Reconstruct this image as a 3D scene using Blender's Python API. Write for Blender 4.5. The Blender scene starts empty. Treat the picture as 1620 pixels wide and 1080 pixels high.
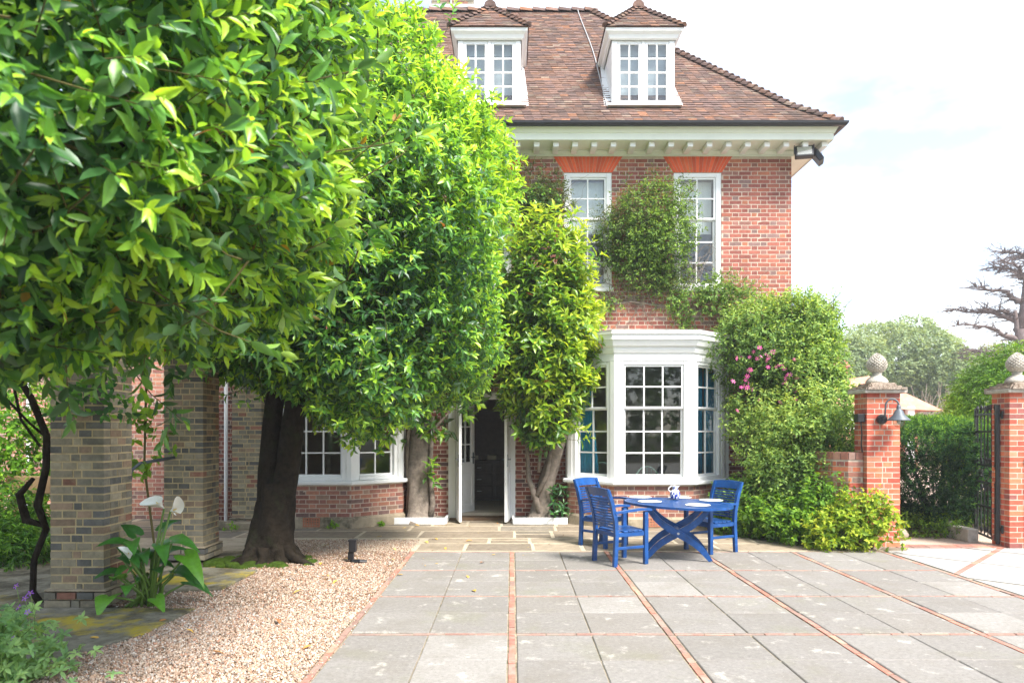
import bpy, math, random
import numpy as np
from mathutils import Vector, Matrix
R = math.radians
random.seed(7)
rng = np.random.default_rng(11)
S = bpy.context.scene
COL = S.collection

# ------------------------------------------------------------------ camera, sky, sun, exposure
cam = bpy.data.cameras.new('camera'); cam.lens = 24.31; cam.sensor_width = 36; cam.shift_y = 0.087
cam.clip_start = 0.05; cam.clip_end = 2000
cam.dof.use_dof = True; cam.dof.focus_distance = 8.5; cam.dof.aperture_fstop = 2.4
camo = bpy.data.objects.new('camera', cam); COL.objects.link(camo)
camo.location = (0, 0, 1.65); camo.rotation_euler = (R(90), 0, 0); S.camera = camo
CAM = np.array([0, 0, 1.65])

SUN_EL, SUN_AZ = 52, 140            # azimuth clockwise from +Y
w = bpy.data.worlds.new('World'); S.world = w; w.use_nodes = True
nt = w.node_tree; N = nt.nodes; L = nt.links
bg = N['Background']; bg.inputs[1].default_value = 0.08
sky = N.new('ShaderNodeTexSky'); sky.sky_type = 'NISHITA'; sky.sun_disc = False
sky.sun_elevation = R(SUN_EL); sky.sun_rotation = R(SUN_AZ)
tc = N.new('ShaderNodeTexCoord'); mp = N.new('ShaderNodeMapping'); mp.inputs['Scale'].default_value = (1.0, 1.0, 2.2); mp.inputs['Location'].default_value = (.35, .2, .1)
nz = N.new('ShaderNodeTexNoise'); nz.inputs['Scale'].default_value = 2.6; nz.inputs['Detail'].default_value = 6; nz.inputs['Roughness'].default_value = .6
cr = N.new('ShaderNodeValToRGB'); cr.color_ramp.elements[0].position = .42; cr.color_ramp.elements[0].color = (.20, .20, .20, 1)
cr.color_ramp.elements[1].position = .68; cr.color_ramp.elements[1].color = (1, 1, 1, 1)
mx = N.new('ShaderNodeMixRGB'); mx.inputs[2].default_value = (4.6, 4.7, 4.85, 1)
L.new(tc.outputs['Generated'], mp.inputs[0]); L.new(mp.outputs[0], nz.inputs['Vector']); L.new(nz.outputs[0], cr.inputs[0])
L.new(cr.outputs[0], mx.inputs[0]); L.new(sky.outputs[0], mx.inputs[1]); L.new(mx.outputs[0], bg.inputs[0])

sl = bpy.data.lights.new('sun', 'SUN'); sl.energy = 2.1; sl.angle = R(18); sl.color = (1, .96, .9)
so = bpy.data.objects.new('sun', sl); COL.objects.link(so)
sd = Vector((math.sin(R(SUN_AZ)) * math.cos(R(SUN_EL)), math.cos(R(SUN_AZ)) * math.cos(R(SUN_EL)), math.sin(R(SUN_EL))))
so.rotation_euler = sd.to_track_quat('Z', 'Y').to_euler(); so.location = (10, -10, 20)
S.view_settings.view_transform = 'Standard'; S.view_settings.look = 'None'
S.view_settings.exposure = 2.35; S.view_settings.gamma = 1; S.view_settings.use_curve_mapping = False
S.render.engine = 'CYCLES'; S.cycles.use_denoising = True; S.cycles.max_bounces = 8; S.cycles.diffuse_bounces = 4
S.cycles.transparent_max_bounces = 12

# ------------------------------------------------------------------ materials
def mat(name, color=(.5, .5, .5), rough=.7, attr=False, var=.25, nscale=6.0, bump=0.0, bscale=40.0, spec=.35, metal=0.0,
        stain=None, sscale=2.0, samt=.5, slo=.5, shi=.62, sheen=0, coords='Object', detail=5):
    m = bpy.data.materials.new(name); m.use_nodes = True
    n = m.node_tree.nodes; l = m.node_tree.links; b = n['Principled BSDF']
    b.inputs['Roughness'].default_value = rough; b.inputs['Specular IOR Level'].default_value = spec; b.inputs['Metallic'].default_value = metal
    t = n.new('ShaderNodeNewGeometry')
    if attr:
        a = n.new('ShaderNodeAttribute'); a.attribute_name = 'col'; base = a.outputs['Color']
    else:
        a = n.new('ShaderNodeRGB'); a.outputs[0].default_value = (*color, 1); base = a.outputs[0]
    if var > 0:
        x = n.new('ShaderNodeTexNoise'); x.inputs['Scale'].default_value = nscale; x.inputs['Detail'].default_value = detail; x.inputs['Roughness'].default_value = .65
        l.new(t.outputs['Position'], x.inputs['Vector'])
        r = n.new('ShaderNodeMapRange'); r.inputs[1].default_value = .25; r.inputs[2].default_value = .75
        r.inputs[3].default_value = 1 - var; r.inputs[4].default_value = 1 + var
        l.new(x.outputs[0], r.inputs[0])
        mu = n.new('ShaderNodeVectorMath'); mu.operation = 'SCALE'; l.new(base, mu.inputs[0]); l.new(r.outputs[0], mu.inputs['Scale']); base = mu.outputs[0]
    for st in (stain if isinstance(stain, list) else [stain] if stain else []):
        col, sc, am, lo, hi = st if len(st) == 5 else (st, sscale, samt, slo, shi)
        x = n.new('ShaderNodeTexNoise'); x.inputs['Scale'].default_value = sc; x.inputs['Detail'].default_value = 7; x.inputs['Roughness'].default_value = .7
        l.new(t.outputs['Position'], x.inputs['Vector'])
        r = n.new('ShaderNodeMapRange'); r.inputs[1].default_value = lo; r.inputs[2].default_value = hi; r.inputs[3].default_value = 0; r.inputs[4].default_value = am
        l.new(x.outputs[0], r.inputs[0])
        mi = n.new('ShaderNodeMixRGB'); mi.inputs[2].default_value = (*col, 1); l.new(r.outputs[0], mi.inputs[0]); l.new(base, mi.inputs[1]); base = mi.outputs[0]
    l.new(base, b.inputs['Base Color'])
    if bump > 0:
        x = n.new('ShaderNodeTexNoise'); x.inputs['Scale'].default_value = bscale; x.inputs['Detail'].default_value = 6; x.inputs['Roughness'].default_value = .7
        l.new(t.outputs['Position'], x.inputs['Vector'])
        bp = n.new('ShaderNodeBump'); bp.inputs['Strength'].default_value = bump; bp.inputs['Distance'].default_value = .02
        l.new(x.outputs[0], bp.inputs['Height']); l.new(bp.outputs[0], b.inputs['Normal'])
    return m

def leaf_mat(name, rough=.36, trans=.38, under=(.16, .23, .11), spec=.5):
    m = bpy.data.materials.new(name); m.use_nodes = True
    n = m.node_tree.nodes; l = m.node_tree.links; b = n['Principled BSDF']
    b.inputs['Roughness'].default_value = rough; b.inputs['Specular IOR Level'].default_value = spec
    a = n.new('ShaderNodeAttribute'); a.attribute_name = 'col'
    g = n.new('ShaderNodeNewGeometry')
    x = n.new('ShaderNodeTexNoise'); x.inputs['Scale'].default_value = 30; l.new(g.outputs['Position'], x.inputs['Vector'])
    r = n.new('ShaderNodeMapRange'); r.inputs[3].default_value = .7; r.inputs[4].default_value = 1.3; l.new(x.outputs[0], r.inputs[0])
    mu = n.new('ShaderNodeVectorMath'); mu.operation = 'SCALE'; l.new(a.outputs['Color'], mu.inputs[0]); l.new(r.outputs[0], mu.inputs['Scale'])
    mi = n.new('ShaderNodeMixRGB'); mi.inputs[2].default_value = (*under, 1)
    mf = n.new('ShaderNodeMath'); mf.operation = 'MULTIPLY'; mf.inputs[1].default_value = .45; l.new(g.outputs['Backfacing'], mf.inputs[0])
    l.new(mf.outputs[0], mi.inputs[0]); l.new(mu.outputs[0], mi.inputs[1]); l.new(mi.outputs[0], b.inputs['Base Color'])
    t = n.new('ShaderNodeBsdfTranslucent')
    tcol = n.new('ShaderNodeVectorMath'); tcol.operation = 'MULTIPLY'; tcol.inputs[1].default_value = (1.9, 1.7, .7); l.new(mu.outputs[0], tcol.inputs[0]); l.new(tcol.outputs[0], t.inputs['Color'])
    s = n.new('ShaderNodeMixShader'); s.inputs[0].default_value = trans
    l.new(b.outputs[0], s.inputs[1]); l.new(t.outputs[0], s.inputs[2]); l.new(s.outputs[0], n['Material Output'].inputs[0])
    return m

def glass_mat(name, tint=(.9, .93, .92), refl=.06):
    m = bpy.data.materials.new(name); m.use_nodes = True
    n = m.node_tree.nodes; l = m.node_tree.links; n.remove(n['Principled BSDF'])
    t = n.new('ShaderNodeBsdfTransparent'); t.inputs[0].default_value = (*tint, 1)
    g = n.new('ShaderNodeBsdfGlossy'); g.inputs['Roughness'].default_value = .02
    f = n.new('ShaderNodeLayerWeight'); f.inputs[0].default_value = .5      # facing is symmetric for the two faces of a pane
    pw = n.new('ShaderNodeMath'); pw.operation = 'POWER'; pw.inputs[1].default_value = 5; l.new(f.outputs['Facing'], pw.inputs[0])
    ad = n.new('ShaderNodeMath'); ad.operation = 'MULTIPLY_ADD'; ad.inputs[1].default_value = .6; ad.inputs[2].default_value = refl; l.new(pw.outputs[0], ad.inputs[0])
    x = n.new('ShaderNodeTexNoise'); x.inputs['Scale'].default_value = 5; ge = n.new('ShaderNodeNewGeometry'); l.new(ge.outputs['Position'], x.inputs['Vector'])
    bp = n.new('ShaderNodeBump'); bp.inputs['Strength'].default_value = .06; l.new(x.outputs[0], bp.inputs['Height']); l.new(bp.outputs[0], g.inputs['Normal'])
    s = n.new('ShaderNodeMixShader'); l.new(ad.outputs[0], s.inputs[0]); l.new(t.outputs[0], s.inputs[1]); l.new(g.outputs[0], s.inputs[2])
    l.new(s.outputs[0], n['Material Output'].inputs[0])
    return m

M = {}
M['brick'] = mat('brick_face', attr=True, rough=.85, var=.22, nscale=22, bump=.10, bscale=120, spec=.2)
M['brick_old'] = mat('weathered_brick', attr=True, rough=.9, var=.3, nscale=14, bump=.15, bscale=90, spec=.15, stain=[((.06, .06, .045), 5.0, .5, .54, .72), ((.30, .27, .17), 9.0, .5, .56, .72)])
M['mortar'] = mat('mortar', (.52, .43, .345), rough=.95, var=.2, nscale=9, bump=.3, bscale=80, spec=.1)
M['mortar_old'] = mat('old_mortar', (.52, .41, .24), rough=.95, var=.35, nscale=8, bump=.4, bscale=70, spec=.1, stain=[((.10, .09, .06), 4, .6, .5, .7)])
M['white'] = mat('white_paint', (.80, .80, .79), rough=.45, var=.05, nscale=3, spec=.4, bump=.06, bscale=30, stain=[((.46, .44, .36), 3.0, .4, .56, .75), ((.3, .28, .22), 13, .35, .64, .74)])
M['cream'] = mat('cream_paint', (.74, .76, .66), rough=.5, var=.06, nscale=2, spec=.35)
M['tile'] = mat('clay_tile', attr=True, rough=.9, var=.3, nscale=16, bump=.4, bscale=60, spec=.15, stain=[((.30, .25, .19), 2.6, .5, .56, .7), ((.075, .06, .05), .9, .55, .45, .66)])
M['lead'] = mat('lead_sheet', (.42, .42, .42), rough=.55, var=.2, spec=.4)
M['black'] = mat('black_metal', (.012, .012, .014), rough=.4, var=.2, spec=.5)
M['iron'] = mat('wrought_iron', (.022, .024, .024), rough=.55, var=.4, nscale=30, spec=.5, bump=.2, bscale=60)
M['blue'] = mat('blue_paint', (.006, .058, .215), rough=.36, var=.35, nscale=8, bump=.08, bscale=40, spec=.45, stain=[((.07, .15, .36), 14.0, .6, .58, .72), ((.004, .02, .08), 5.0, .5, .55, .7)])
M['slab'] = mat('concrete_slab', attr=True, rough=.9, var=.20, nscale=26, bump=.35, bscale=110, spec=.15, detail=8,
                stain=[((.17, .15, .12), 1.7, .55, .48, .72), ((.55, .52, .46), 4.0, .6, .58, .68), ((.19, .19, .11), 1.1, .4, .54, .70), ((.14, .13, .11), 55, .6, .55, .66), ((.50, .48, .43), 38, .5, .60, .70)])
M['york'] = mat('york_stone', attr=True, rough=.88, var=.25, nscale=10, bump=.4, bscale=50, spec=.18,
                stain=[((.12, .095, .06), 2.0, .55, .5, .7), ((.45, .38, .27), 3.5, .4, .6, .74)])
M['edge_brick'] = mat('edging_brick', attr=True, rough=.9, var=.3, nscale=18, bump=.2, bscale=90, spec=.15, stain=[((.34, .29, .24), 6.0, .75, .50, .62), ((.16, .13, .10), 3.0, .5, .54, .7)])
M['joint'] = mat('joint_sand', (.30, .25, .18), rough=.95, var=.4, nscale=12, bump=.4, bscale=60, spec=.1, stain=[((.08, .09, .04), 5, .6, .5, .65)])
M['joint_pale'] = mat('pale_joint', (.46, .39, .29), rough=.95, var=.35, nscale=6, bump=.3, bscale=60, spec=.1, stain=[((.16, .12, .07), 3, .6, .52, .68)])
M['gravel_base'] = mat('gravel_bed', (.24, .17, .11), rough=.95, var=.4, nscale=60, bump=.8, bscale=120, spec=.1)
M['pebble'] = mat('pebble', attr=True, rough=.8, var=.15, nscale=40, spec=.25)
M['drive'] = mat('drive_gravel', (.50, .38, .30), rough=.95, var=.3, nscale=40, bump=.6, bscale=60, spec=.1)
M['earth'] = mat('earth', (.055, .045, .03), rough=.95, var=.5, nscale=5, bump=.7, bscale=30, spec=.1, stain=[((.05, .09, .02), 1.5, .7, .5, .6)])
M['mossy'] = mat('mossy_concrete', (.20, .185, .14), rough=.95, var=.4, nscale=10, bump=.6, bscale=40, spec=.1,
                 stain=[((.045, .038, .025), 2.2, .8, .42, .58), ((.24, .19, .025), 1.5, .85, .54, .66)])
M['mossy_slab'] = mat('mossy_slab', (.20, .185, .14), rough=.95, var=.4, nscale=10, bump=.6, bscale=40, spec=.1, stain=[((.07, .058, .035), 2.6, .75, .48, .62), ((.40, .31, .03), 1.1, .9, .50, .60), ((.36, .34, .29), 3.1, .6, .58, .68)])
M['moss'] = mat('moss', (.05, .085, .012), rough=1, var=.5, nscale=20, bump=1, bscale=60, spec=.05)
M['bark'] = mat('dark_bark', (.026, .020, .014), rough=.95, var=.6, nscale=14, bump=1.0, bscale=22, spec=.1, stain=[((.035, .042, .018), 3, .7, .52, .66)])
M['bark_pale'] = mat('pale_bark', (.23, .19, .155), rough=.95, var=.45, nscale=12, bump=.9, bscale=30, spec=.1)
M['twig'] = mat('twig', (.10, .085, .03), rough=.8, var=.3, spec=.2)
M['stem'] = mat('green_stem', (.13, .22, .04), rough=.5, var=.2)
M['leaf'] = leaf_mat('glossy_leaf'); M['leaf_soft'] = leaf_mat('soft_leaf', rough=.6, trans=.38, spec=.25)
M['leaf_far'] = leaf_mat('far_leaf', rough=.7, trans=.3, spec=.15)
M['petal'] = mat('petal', attr=True, rough=.6, var=.1)
M['stone'] = mat('cast_stone', (.46, .42, .36), rough=.9, var=.3, nscale=9, bump=.5, bscale=60, spec=.15, stain=[((.17, .15, .12), 6, .7, .5, .66)])
M['coping'] = mat('mossy_coping', (.38, .31, .25), rough=.95, var=.4, nscale=14, bump=.9, bscale=40, spec=.1, stain=[((.16, .11, .08), 8, .8, .5, .62)])
M['plinth'] = mat('render_plinth', (.34, .28, .20), rough=.95, var=.3, nscale=6, bump=.4, bscale=50, spec=.1, stain=[((.07, .065, .04), 2.4, .8, .48, .62)])
M['glass'] = glass_mat('window_glass', refl=.06); M['glass_up'] = glass_mat('upper_window_glass', refl=.07)
M['inside'] = mat('inside_wall', (.52, .46, .37), rough=.9, var=.15)
M['inside_pale'] = mat('inside_plaster', (.42, .41, .38), rough=.9, var=.1)
M['wood_dark'] = mat('dark_wood', (.07, .048, .036), rough=.4, var=.4, nscale=12, spec=.4)
M['floorwood'] = mat('doorstep_wood', (.15, .09, .05), rough=.7, var=.4, nscale=10)
M['blind'] = mat('window_blind', (.78, .78, .76), rough=.9, var=.05)
M['net'] = mat('net_curtain', (.56, .58, .63), rough=.9, var=.08, nscale=5)
M['teal'] = mat('teal_cloth', (.03, .34, .58), rough=.9, var=.15, nscale=4)
M['mint'] = mat('mint_paint', (.42, .62, .50), rough=.5, var=.05)
M['china'] = mat('china', attr=True, rough=.15, var=0, spec=.6)
M['paper'] = mat('place_mat', (.78, .75, .66), rough=.8, var=.1, nscale=30)
M['timber'] = mat('timber', (.30, .19, .10), rough=.85, var=.3, nscale=10)
M['lampglass'] = glass_mat('lamp_glass', (.85, .85, .82), .1)
M['bgbrick'] = mat('far_brick', (.46, .20, .14), rough=.9, var=.15, nscale=6)
M['rubbed'] = mat('rubbed_brick', attr=True, rough=.8, var=.12, nscale=20, spec=.2)
M['grey_metal'] = mat('grey_metal', (.10, .115, .13), rough=.5, var=.1, metal=.2)
M['terracotta'] = mat('terracotta', (.42, .17, .10), rough=.9, var=.25)

# ------------------------------------------------------------------ object helpers
WOFF = {}
def woff(o):
    return WOFF.get(o.name, Vector((0, 0, 0))) if o else Vector((0, 0, 0))

def tag(o, label=None, cat=None, group=None, kind=None):
    if label: o['label'] = label
    if cat: o['category'] = cat
    if group: o['group'] = group
    if kind: o['kind'] = kind
    return o

def add(name, mesh, parent=None, loc=None, rot=None, scale=None, **kw):
    o = bpy.data.objects.new(name, mesh); COL.objects.link(o)
    if parent: o.parent = parent
    if loc is not None: o.location = loc
    if rot is not None: o.rotation_euler = rot
    if scale is not None: o.scale = scale
    WOFF[o.name] = woff(parent)
    return tag(o, **kw)

def thing(name, label, cat, loc=(0, 0, 0), rotz=0, group=None):
    o = bpy.data.objects.new(name, None); COL.objects.link(o); o.empty_display_size = .1
    o.location = loc; o.rotation_euler = (0, 0, rotz)
    WOFF[o.name] = Vector(loc) if rotz == 0 else Vector((0, 0, 0))
    return tag(o, label, cat, group)

def mesh_np(name, V, faces, cols=None, mats=None, smooth=False, midx=None):
    """faces: list of int arrays (M,3) or (M,4); cols: per-face colours in the same order"""
    V = np.asarray(V, np.float32)
    me = bpy.data.meshes.new(name)
    me.vertices.add(len(V)); me.vertices.foreach_set('co', V.ravel())
    ls, st, tot, k = [], [], [], 0
    for f in faces:
        f = np.asarray(f, np.int32)
        if len(f) == 0: continue
        m, q = f.shape
        ls.append(f.ravel()); st.append(k + np.arange(m) * q); tot.append(np.full(m, q)); k += m * q
    ls = np.concatenate(ls); st = np.concatenate(st); tot = np.concatenate(tot)
    me.loops.add(len(ls)); me.loops.foreach_set('vertex_index', ls.astype(np.int32))
    me.polygons.add(len(st)); me.polygons.foreach_set('loop_start', st.astype(np.int32)); me.polygons.foreach_set('loop_total', tot.astype(np.int32))
    me.polygons.foreach_set('use_smooth', np.full(len(st), smooth))
    if midx is not None: me.polygons.foreach_set('material_index', np.asarray(midx, np.int32))
    me.update(calc_edges=True)
    if cols is not None:
        a = me.attributes.new('col', 'FLOAT_COLOR', 'FACE')
        c = np.ones((len(st), 4), np.float32); c[:, :3] = cols; a.data.foreach_set('color', c.ravel())
    for m in (mats or []): me.materials.append(m)
    return me

class MB:
    def __init__(s): s.v = []; s.f = []; s.c = []; s.fr = None
    def P(s, p):
        if s.fr is None: return tuple(p)
        ox, oy, oz, a = s.fr; u, wv, z = p
        return (ox + u * math.cos(a) + wv * math.sin(a), oy + u * math.sin(a) - wv * math.cos(a), oz + z)
    def poly(s, pts, faces, col=(.5, .5, .5)):
        b = len(s.v); s.v += [s.P(p) for p in pts]
        for f in faces: s.f.append([b + i for i in f]); s.c.append(col)
        return s
    def box(s, x0, x1, y0, y1, z0, z1, col=(.5, .5, .5), ch=0):
        if s.fr is not None: y0, y1 = y0, y1
        if ch <= 0:
            p = [(x0, y0, z0), (x1, y0, z0), (x1, y1, z0), (x0, y1, z0), (x0, y0, z1), (x1, y0, z1), (x1, y1, z1), (x0, y1, z1)]
            fl = [(0, 3, 2, 1), (4, 5, 6, 7), (0, 1, 5, 4), (1, 2, 6, 5), (2, 3, 7, 6), (3, 0, 4, 7)]
            if s.fr is not None: fl = [f[::-1] for f in fl]
            return s.poly(p, fl, col)
        c = ch   # chamfer on all edges: three nested quads per axis
        p, fl = chamfer_box(x0, x1, y0, y1, z0, z1, c)
        if s.fr is not None: fl = [f[::-1] for f in fl]
        return s.poly(p, fl, col)
    def tube(s, path, rad, n=8, col=(.5, .5, .5), cap=True, flat=None):
        path = [Vector(p) for p in path]; m = len(path)
        rad = rad if hasattr(rad, '__len__') else [rad] * m
        up = Vector((0, 0, 1)); b = len(s.v); prev = None
        for i, p in enumerate(path):
            t = (path[min(i + 1, m - 1)] - path[max(i - 1, 0)]).normalized()
            if prev is None:
                x = t.cross(up if abs(t.z) < .9 else Vector((1, 0, 0))).normalized()
            else:
                x = (prev - t * prev.dot(t)).normalized()
            prev = x; y = t.cross(x)
            for k in range(n):
                a = 2 * math.pi * k / n
                q = p + (x * math.cos(a) + y * math.sin(a)) * rad[i]
                s.v.append(s.P(q))
        for i in range(m - 1):
            for k in range(n):
                s.f.append([b + i * n + k, b + i * n + (k + 1) % n, b + (i + 1) * n + (k + 1) % n, b + (i + 1) * n + k]); s.c.append(col)
        if cap:
            s.f.append([b + k for k in range(n)][::-1]); s.c.append(col)
            s.f.append([b + (m - 1) * n + k for k in range(n)]); s.c.append(col)
        return s
    def beam(s, p0, p1, wx, wy, side=(0, 0, 1), col=(.5, .5, .5)):
        p0, p1 = Vector(p0), Vector(p1); t = (p1 - p0).normalized(); sd_ = Vector(side)
        a = t.cross(sd_).normalized() * wx / 2; b_ = t.cross(a.normalized()).normalized() * wy / 2
        pts = [p0 - a - b_, p0 + a - b_, p0 + a + b_, p0 - a + b_, p1 - a - b_, p1 + a - b_, p1 + a + b_, p1 - a + b_]
        return s.poly(pts, [(0, 3, 2, 1), (4, 5, 6, 7), (0, 1, 5, 4), (1, 2, 6, 5), (2, 3, 7, 6), (3, 0, 4, 7)], col)
    def lathe(s, prof, n=16, c=(0, 0, 0), col=(.5, .5, .5), colf=None, stud=0):
        b = len(s.v)
        for i, (r, z) in enumerate(prof):
            for k in range(n):
                a = 2 * math.pi * (k + (.5 * (i % 2) if stud else 0)) / n
                s.v.append(s.P((c[0] + r * math.cos(a), c[1] + r * math.sin(a), c[2] + z)))
        for i in range(len(prof) - 1):
            for k in range(n):
                s.f.append([b + i * n + k, b + i * n + (k + 1) % n, b + (i + 1) * n + (k + 1) % n, b + (i + 1) * n + k])
                s.c.append(colf(i, k) if colf else col)
        s.f.append([b + k for k in range(n)][::-1]); s.c.append(col)
        t = b + (len(prof) - 1) * n; s.f.append([t + k for k in range(n)]); s.c.append(col)
        return s
    def sweep(s, path, prof, closed=False, col=(.5, .5, .5)):
        """path: XY points; prof: (outward offset, z); outward is to the right of the walking direction"""
        rings = [offset_path(path, d) for d, z in prof]; b = len(s.v); n = len(path)
        for (d, z), rg in zip(prof, rings):
            s.v += [s.P((x, y, z)) for x, y in rg]
        for i in range(len(prof) - 1):
            for k in range(n - 1):
                s.f.append([b + i * n + k, b + i * n + k + 1, b + (i + 1) * n + k + 1, b + (i + 1) * n + k]); s.c.append(col)
        return s
    def mesh(s, name, mat_, smooth=False, off=None):
        V = np.array(s.v, np.float32)
        if off is not None: V = V - np.array(off, np.float32)
        me = bpy.data.meshes.new(name); me.from_pydata(V.tolist(), [], s.f)
        a = me.attributes.new('col', 'FLOAT_COLOR', 'FACE')
        c = np.ones((len(s.f), 4), np.float32); c[:, :3] = np.array(s.c, np.float32); a.data.foreach_set('color', c.ravel())
        if smooth: me.polygons.foreach_set('use_smooth', [True] * len(s.f))
        me.materials.append(mat_); me.update()
        return me
    def build(s, name, mat_, parent=None, smooth=False, **kw):
        return add(name, s.mesh(name, mat_, smooth, woff(parent)), parent, **kw)

def chamfer_box(x0, x1, y0, y1, z0, z1, c):
    p, idx = [], {}
    X, Y, Z = (x0, x1), (y0, y1), (z0, z1); ix = lambda a, i: a + c if i == 0 else a - c
    for i in (0, 1):
        for j in (0, 1):
            for k in (0, 1):
                a, b, d = X[i], Y[j], Z[k]; ia, ib, id_ = ix(a, i), ix(b, j), ix(d, k)
                for ax, q in (('x', (a, ib, id_)), ('y', (ia, b, id_)), ('z', (ia, ib, d))):
                    idx[(i, j, k, ax)] = len(p); p.append(q)
    f = []
    g = lambda i, j, k, ax: idx[(i, j, k, ax)]
    for i in (0, 1):
        q = [g(i, 0, 0, 'x'), g(i, 1, 0, 'x'), g(i, 1, 1, 'x'), g(i, 0, 1, 'x')]; f.append(q if i else q[::-1])
        q = [g(0, i, 0, 'y'), g(0, i, 1, 'y'), g(1, i, 1, 'y'), g(1, i, 0, 'y')]; f.append(q if i else q[::-1])
        q = [g(0, 0, i, 'z'), g(1, 0, i, 'z'), g(1, 1, i, 'z'), g(0, 1, i, 'z')]; f.append(q if i else q[::-1])
    for j in (0, 1):
        for k in (0, 1):
            q = [g(0, j, k, 'y'), g(1, j, k, 'y'), g(1, j, k, 'z'), g(0, j, k, 'z')]; f.append(q if (j == 0) != (k == 0) else q[::-1])
            q = [g(j, 0, k, 'x'), g(j, 1, k, 'x'), g(j, 1, k, 'z'), g(j, 0, k, 'z')]; f.append(q[::-1] if (j == 0) != (k == 0) else q)
            q = [g(j, k, 0, 'x'), g(j, k, 1, 'x'), g(j, k, 1, 'y'), g(j, k, 0, 'y')]; f.append(q if (j == 0) != (k == 0) else q[::-1])
    for i in (0, 1):
        for j in (0, 1):
            for k in (0, 1):
                q = [g(i, j, k, 'x'), g(i, j, k, 'y'), g(i, j, k, 'z')]; f.append(q if (i + j + k) % 2 == 1 else q[::-1])
    return p, f

def offset_path(path, d):
    out = []; n = len(path)
    for i, (x, y) in enumerate(path):
        ns = []
        for a, b in ((i - 1, i), (i, i + 1)):
            if a < 0 or b >= n: continue
            dx, dy = path[b][0] - path[a][0], path[b][1] - path[a][1]; l_ = math.hypot(dx, dy); ns.append((dy / l_, -dx / l_))
        if len(ns) == 1: nx, ny = ns[0]; k = 1
        else:
            nx, ny = ns[0][0] + ns[1][0], ns[0][1] + ns[1][1]; l_ = math.hypot(nx, ny); nx /= l_; ny /= l_; k = 1 / max(.3, nx * ns[0][0] + ny * ns[0][1])
        out.append((x + nx * d * k, y + ny * d * k))
    return out

CUBE_V = np.array([(-.5, -.5, -.5), (.5, -.5, -.5), (.5, .5, -.5), (-.5, .5, -.5), (-.5, -.5, .5), (.5, -.5, .5), (.5, .5, .5), (-.5, .5, .5)])
CUBE_F = np.array([(0, 3, 2, 1), (4, 5, 6, 7), (0, 1, 5, 4), (1, 2, 6, 5), (2, 3, 7, 6), (3, 0, 4, 7)])

def boxes_mesh(name, E, mat_, jitter=.0015, off=(0, 0, 0)):
    """E: list of (x,y,z, L,D,H, angle, colour) boxes joined into one mesh"""
    n = len(E); c = np.array([e[:3] for e in E]); s = np.array([e[3:6] for e in E]); a = np.array([e[6] for e in E]); col = np.array([e[7] for e in E])
    V = CUBE_V[None] * s[:, None] + rng.normal(0, jitter, (n, 8, 3)) * np.array([1, .5, 1])
    ca, sa = np.cos(a)[:, None], np.sin(a)[:, None]
    X = V[..., 0] * ca - V[..., 1] * sa; Y = V[..., 0] * sa + V[..., 1] * ca
    V = np.stack([X, Y, V[..., 2]], -1) + c[:, None] - np.array(off)
    F = (CUBE_F[None] + (np.arange(n) * 8)[:, None, None]).reshape(-1, 4)
    return mesh_np(name, V.reshape(-1, 3), [F], np.repeat(col, 6, 0), [mat_])

_unit = {}
def unit_brick(key, col, mat_, ch=.0):
    k = (key, tuple(round(x, 2) for x in col), mat_.name)
    if k not in _unit:
        V = CUBE_V + rng.normal(0, .012, (8, 3)) * np.array([.4, .15, 1])
        _unit[k] = mesh_np('brick', V, [CUBE_F], np.tile(col, (6, 1)), [mat_])
    return _unit[k]

def emit(E, parent, mat_, limit=300, score=None, name='brick', rest='brickwork'):
    """the `limit` best-seen pieces as objects, all others joined into one stuff part"""
    E = list(E); random.shuffle(E)
    if score: E.sort(key=score, reverse=True)
    o3 = woff(parent)
    for e in E[:limit]:
        add(name, unit_brick(name, e[7], mat_), parent, loc=Vector(e[:3]) - o3, rot=(0, 0, e[6]), scale=e[3:6])
    if E[limit:]:
        add(rest, boxes_mesh(rest, E[limit:], mat_, off=o3), parent, kind='stuff')

def pal(name):
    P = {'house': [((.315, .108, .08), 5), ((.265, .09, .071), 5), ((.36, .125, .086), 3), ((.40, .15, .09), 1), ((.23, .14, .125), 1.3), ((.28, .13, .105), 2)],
         'low': [((.24, .085, .065), 5), ((.19, .075, .06), 5), ((.29, .11, .08), 3), ((.13, .08, .075), 3), ((.33, .14, .09), 1)],  # lower facade: old brick with the climbers' shade painted in
         'bay': [((.34, .15, .11), 5), ((.28, .12, .095), 5), ((.40, .18, .12), 3), ((.20, .12, .105), 3), ((.30, .19, .14), 2)],
         'pergola': [((.25, .215, .155), 5), ((.20, .18, .14), 5), ((.31, .265, .185), 4), ((.13, .125, .115), 3), ((.27, .19, .13), 2), ((.27, .13, .09), .6)],
         'gate': [((.50, .125, .075), 5), ((.44, .10, .065), 5), ((.55, .17, .09), 3), ((.28, .10, .085), 1), ((.50, .20, .12), 2)],
         'edge': [((.42, .18, .13), 4), ((.36, .17, .13), 4), ((.46, .24, .17), 2), ((.29, .18, .145), 3)],
         'rub': [((.66, .12, .05), 4), ((.60, .105, .045), 3), ((.70, .145, .06), 2)]}[name]
    c = random.choices([p[0] for p in P], [p[1] for p in P])[0]; k = random.choice((.88, 1, 1.12))
    return tuple(x * k for x in c)

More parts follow.
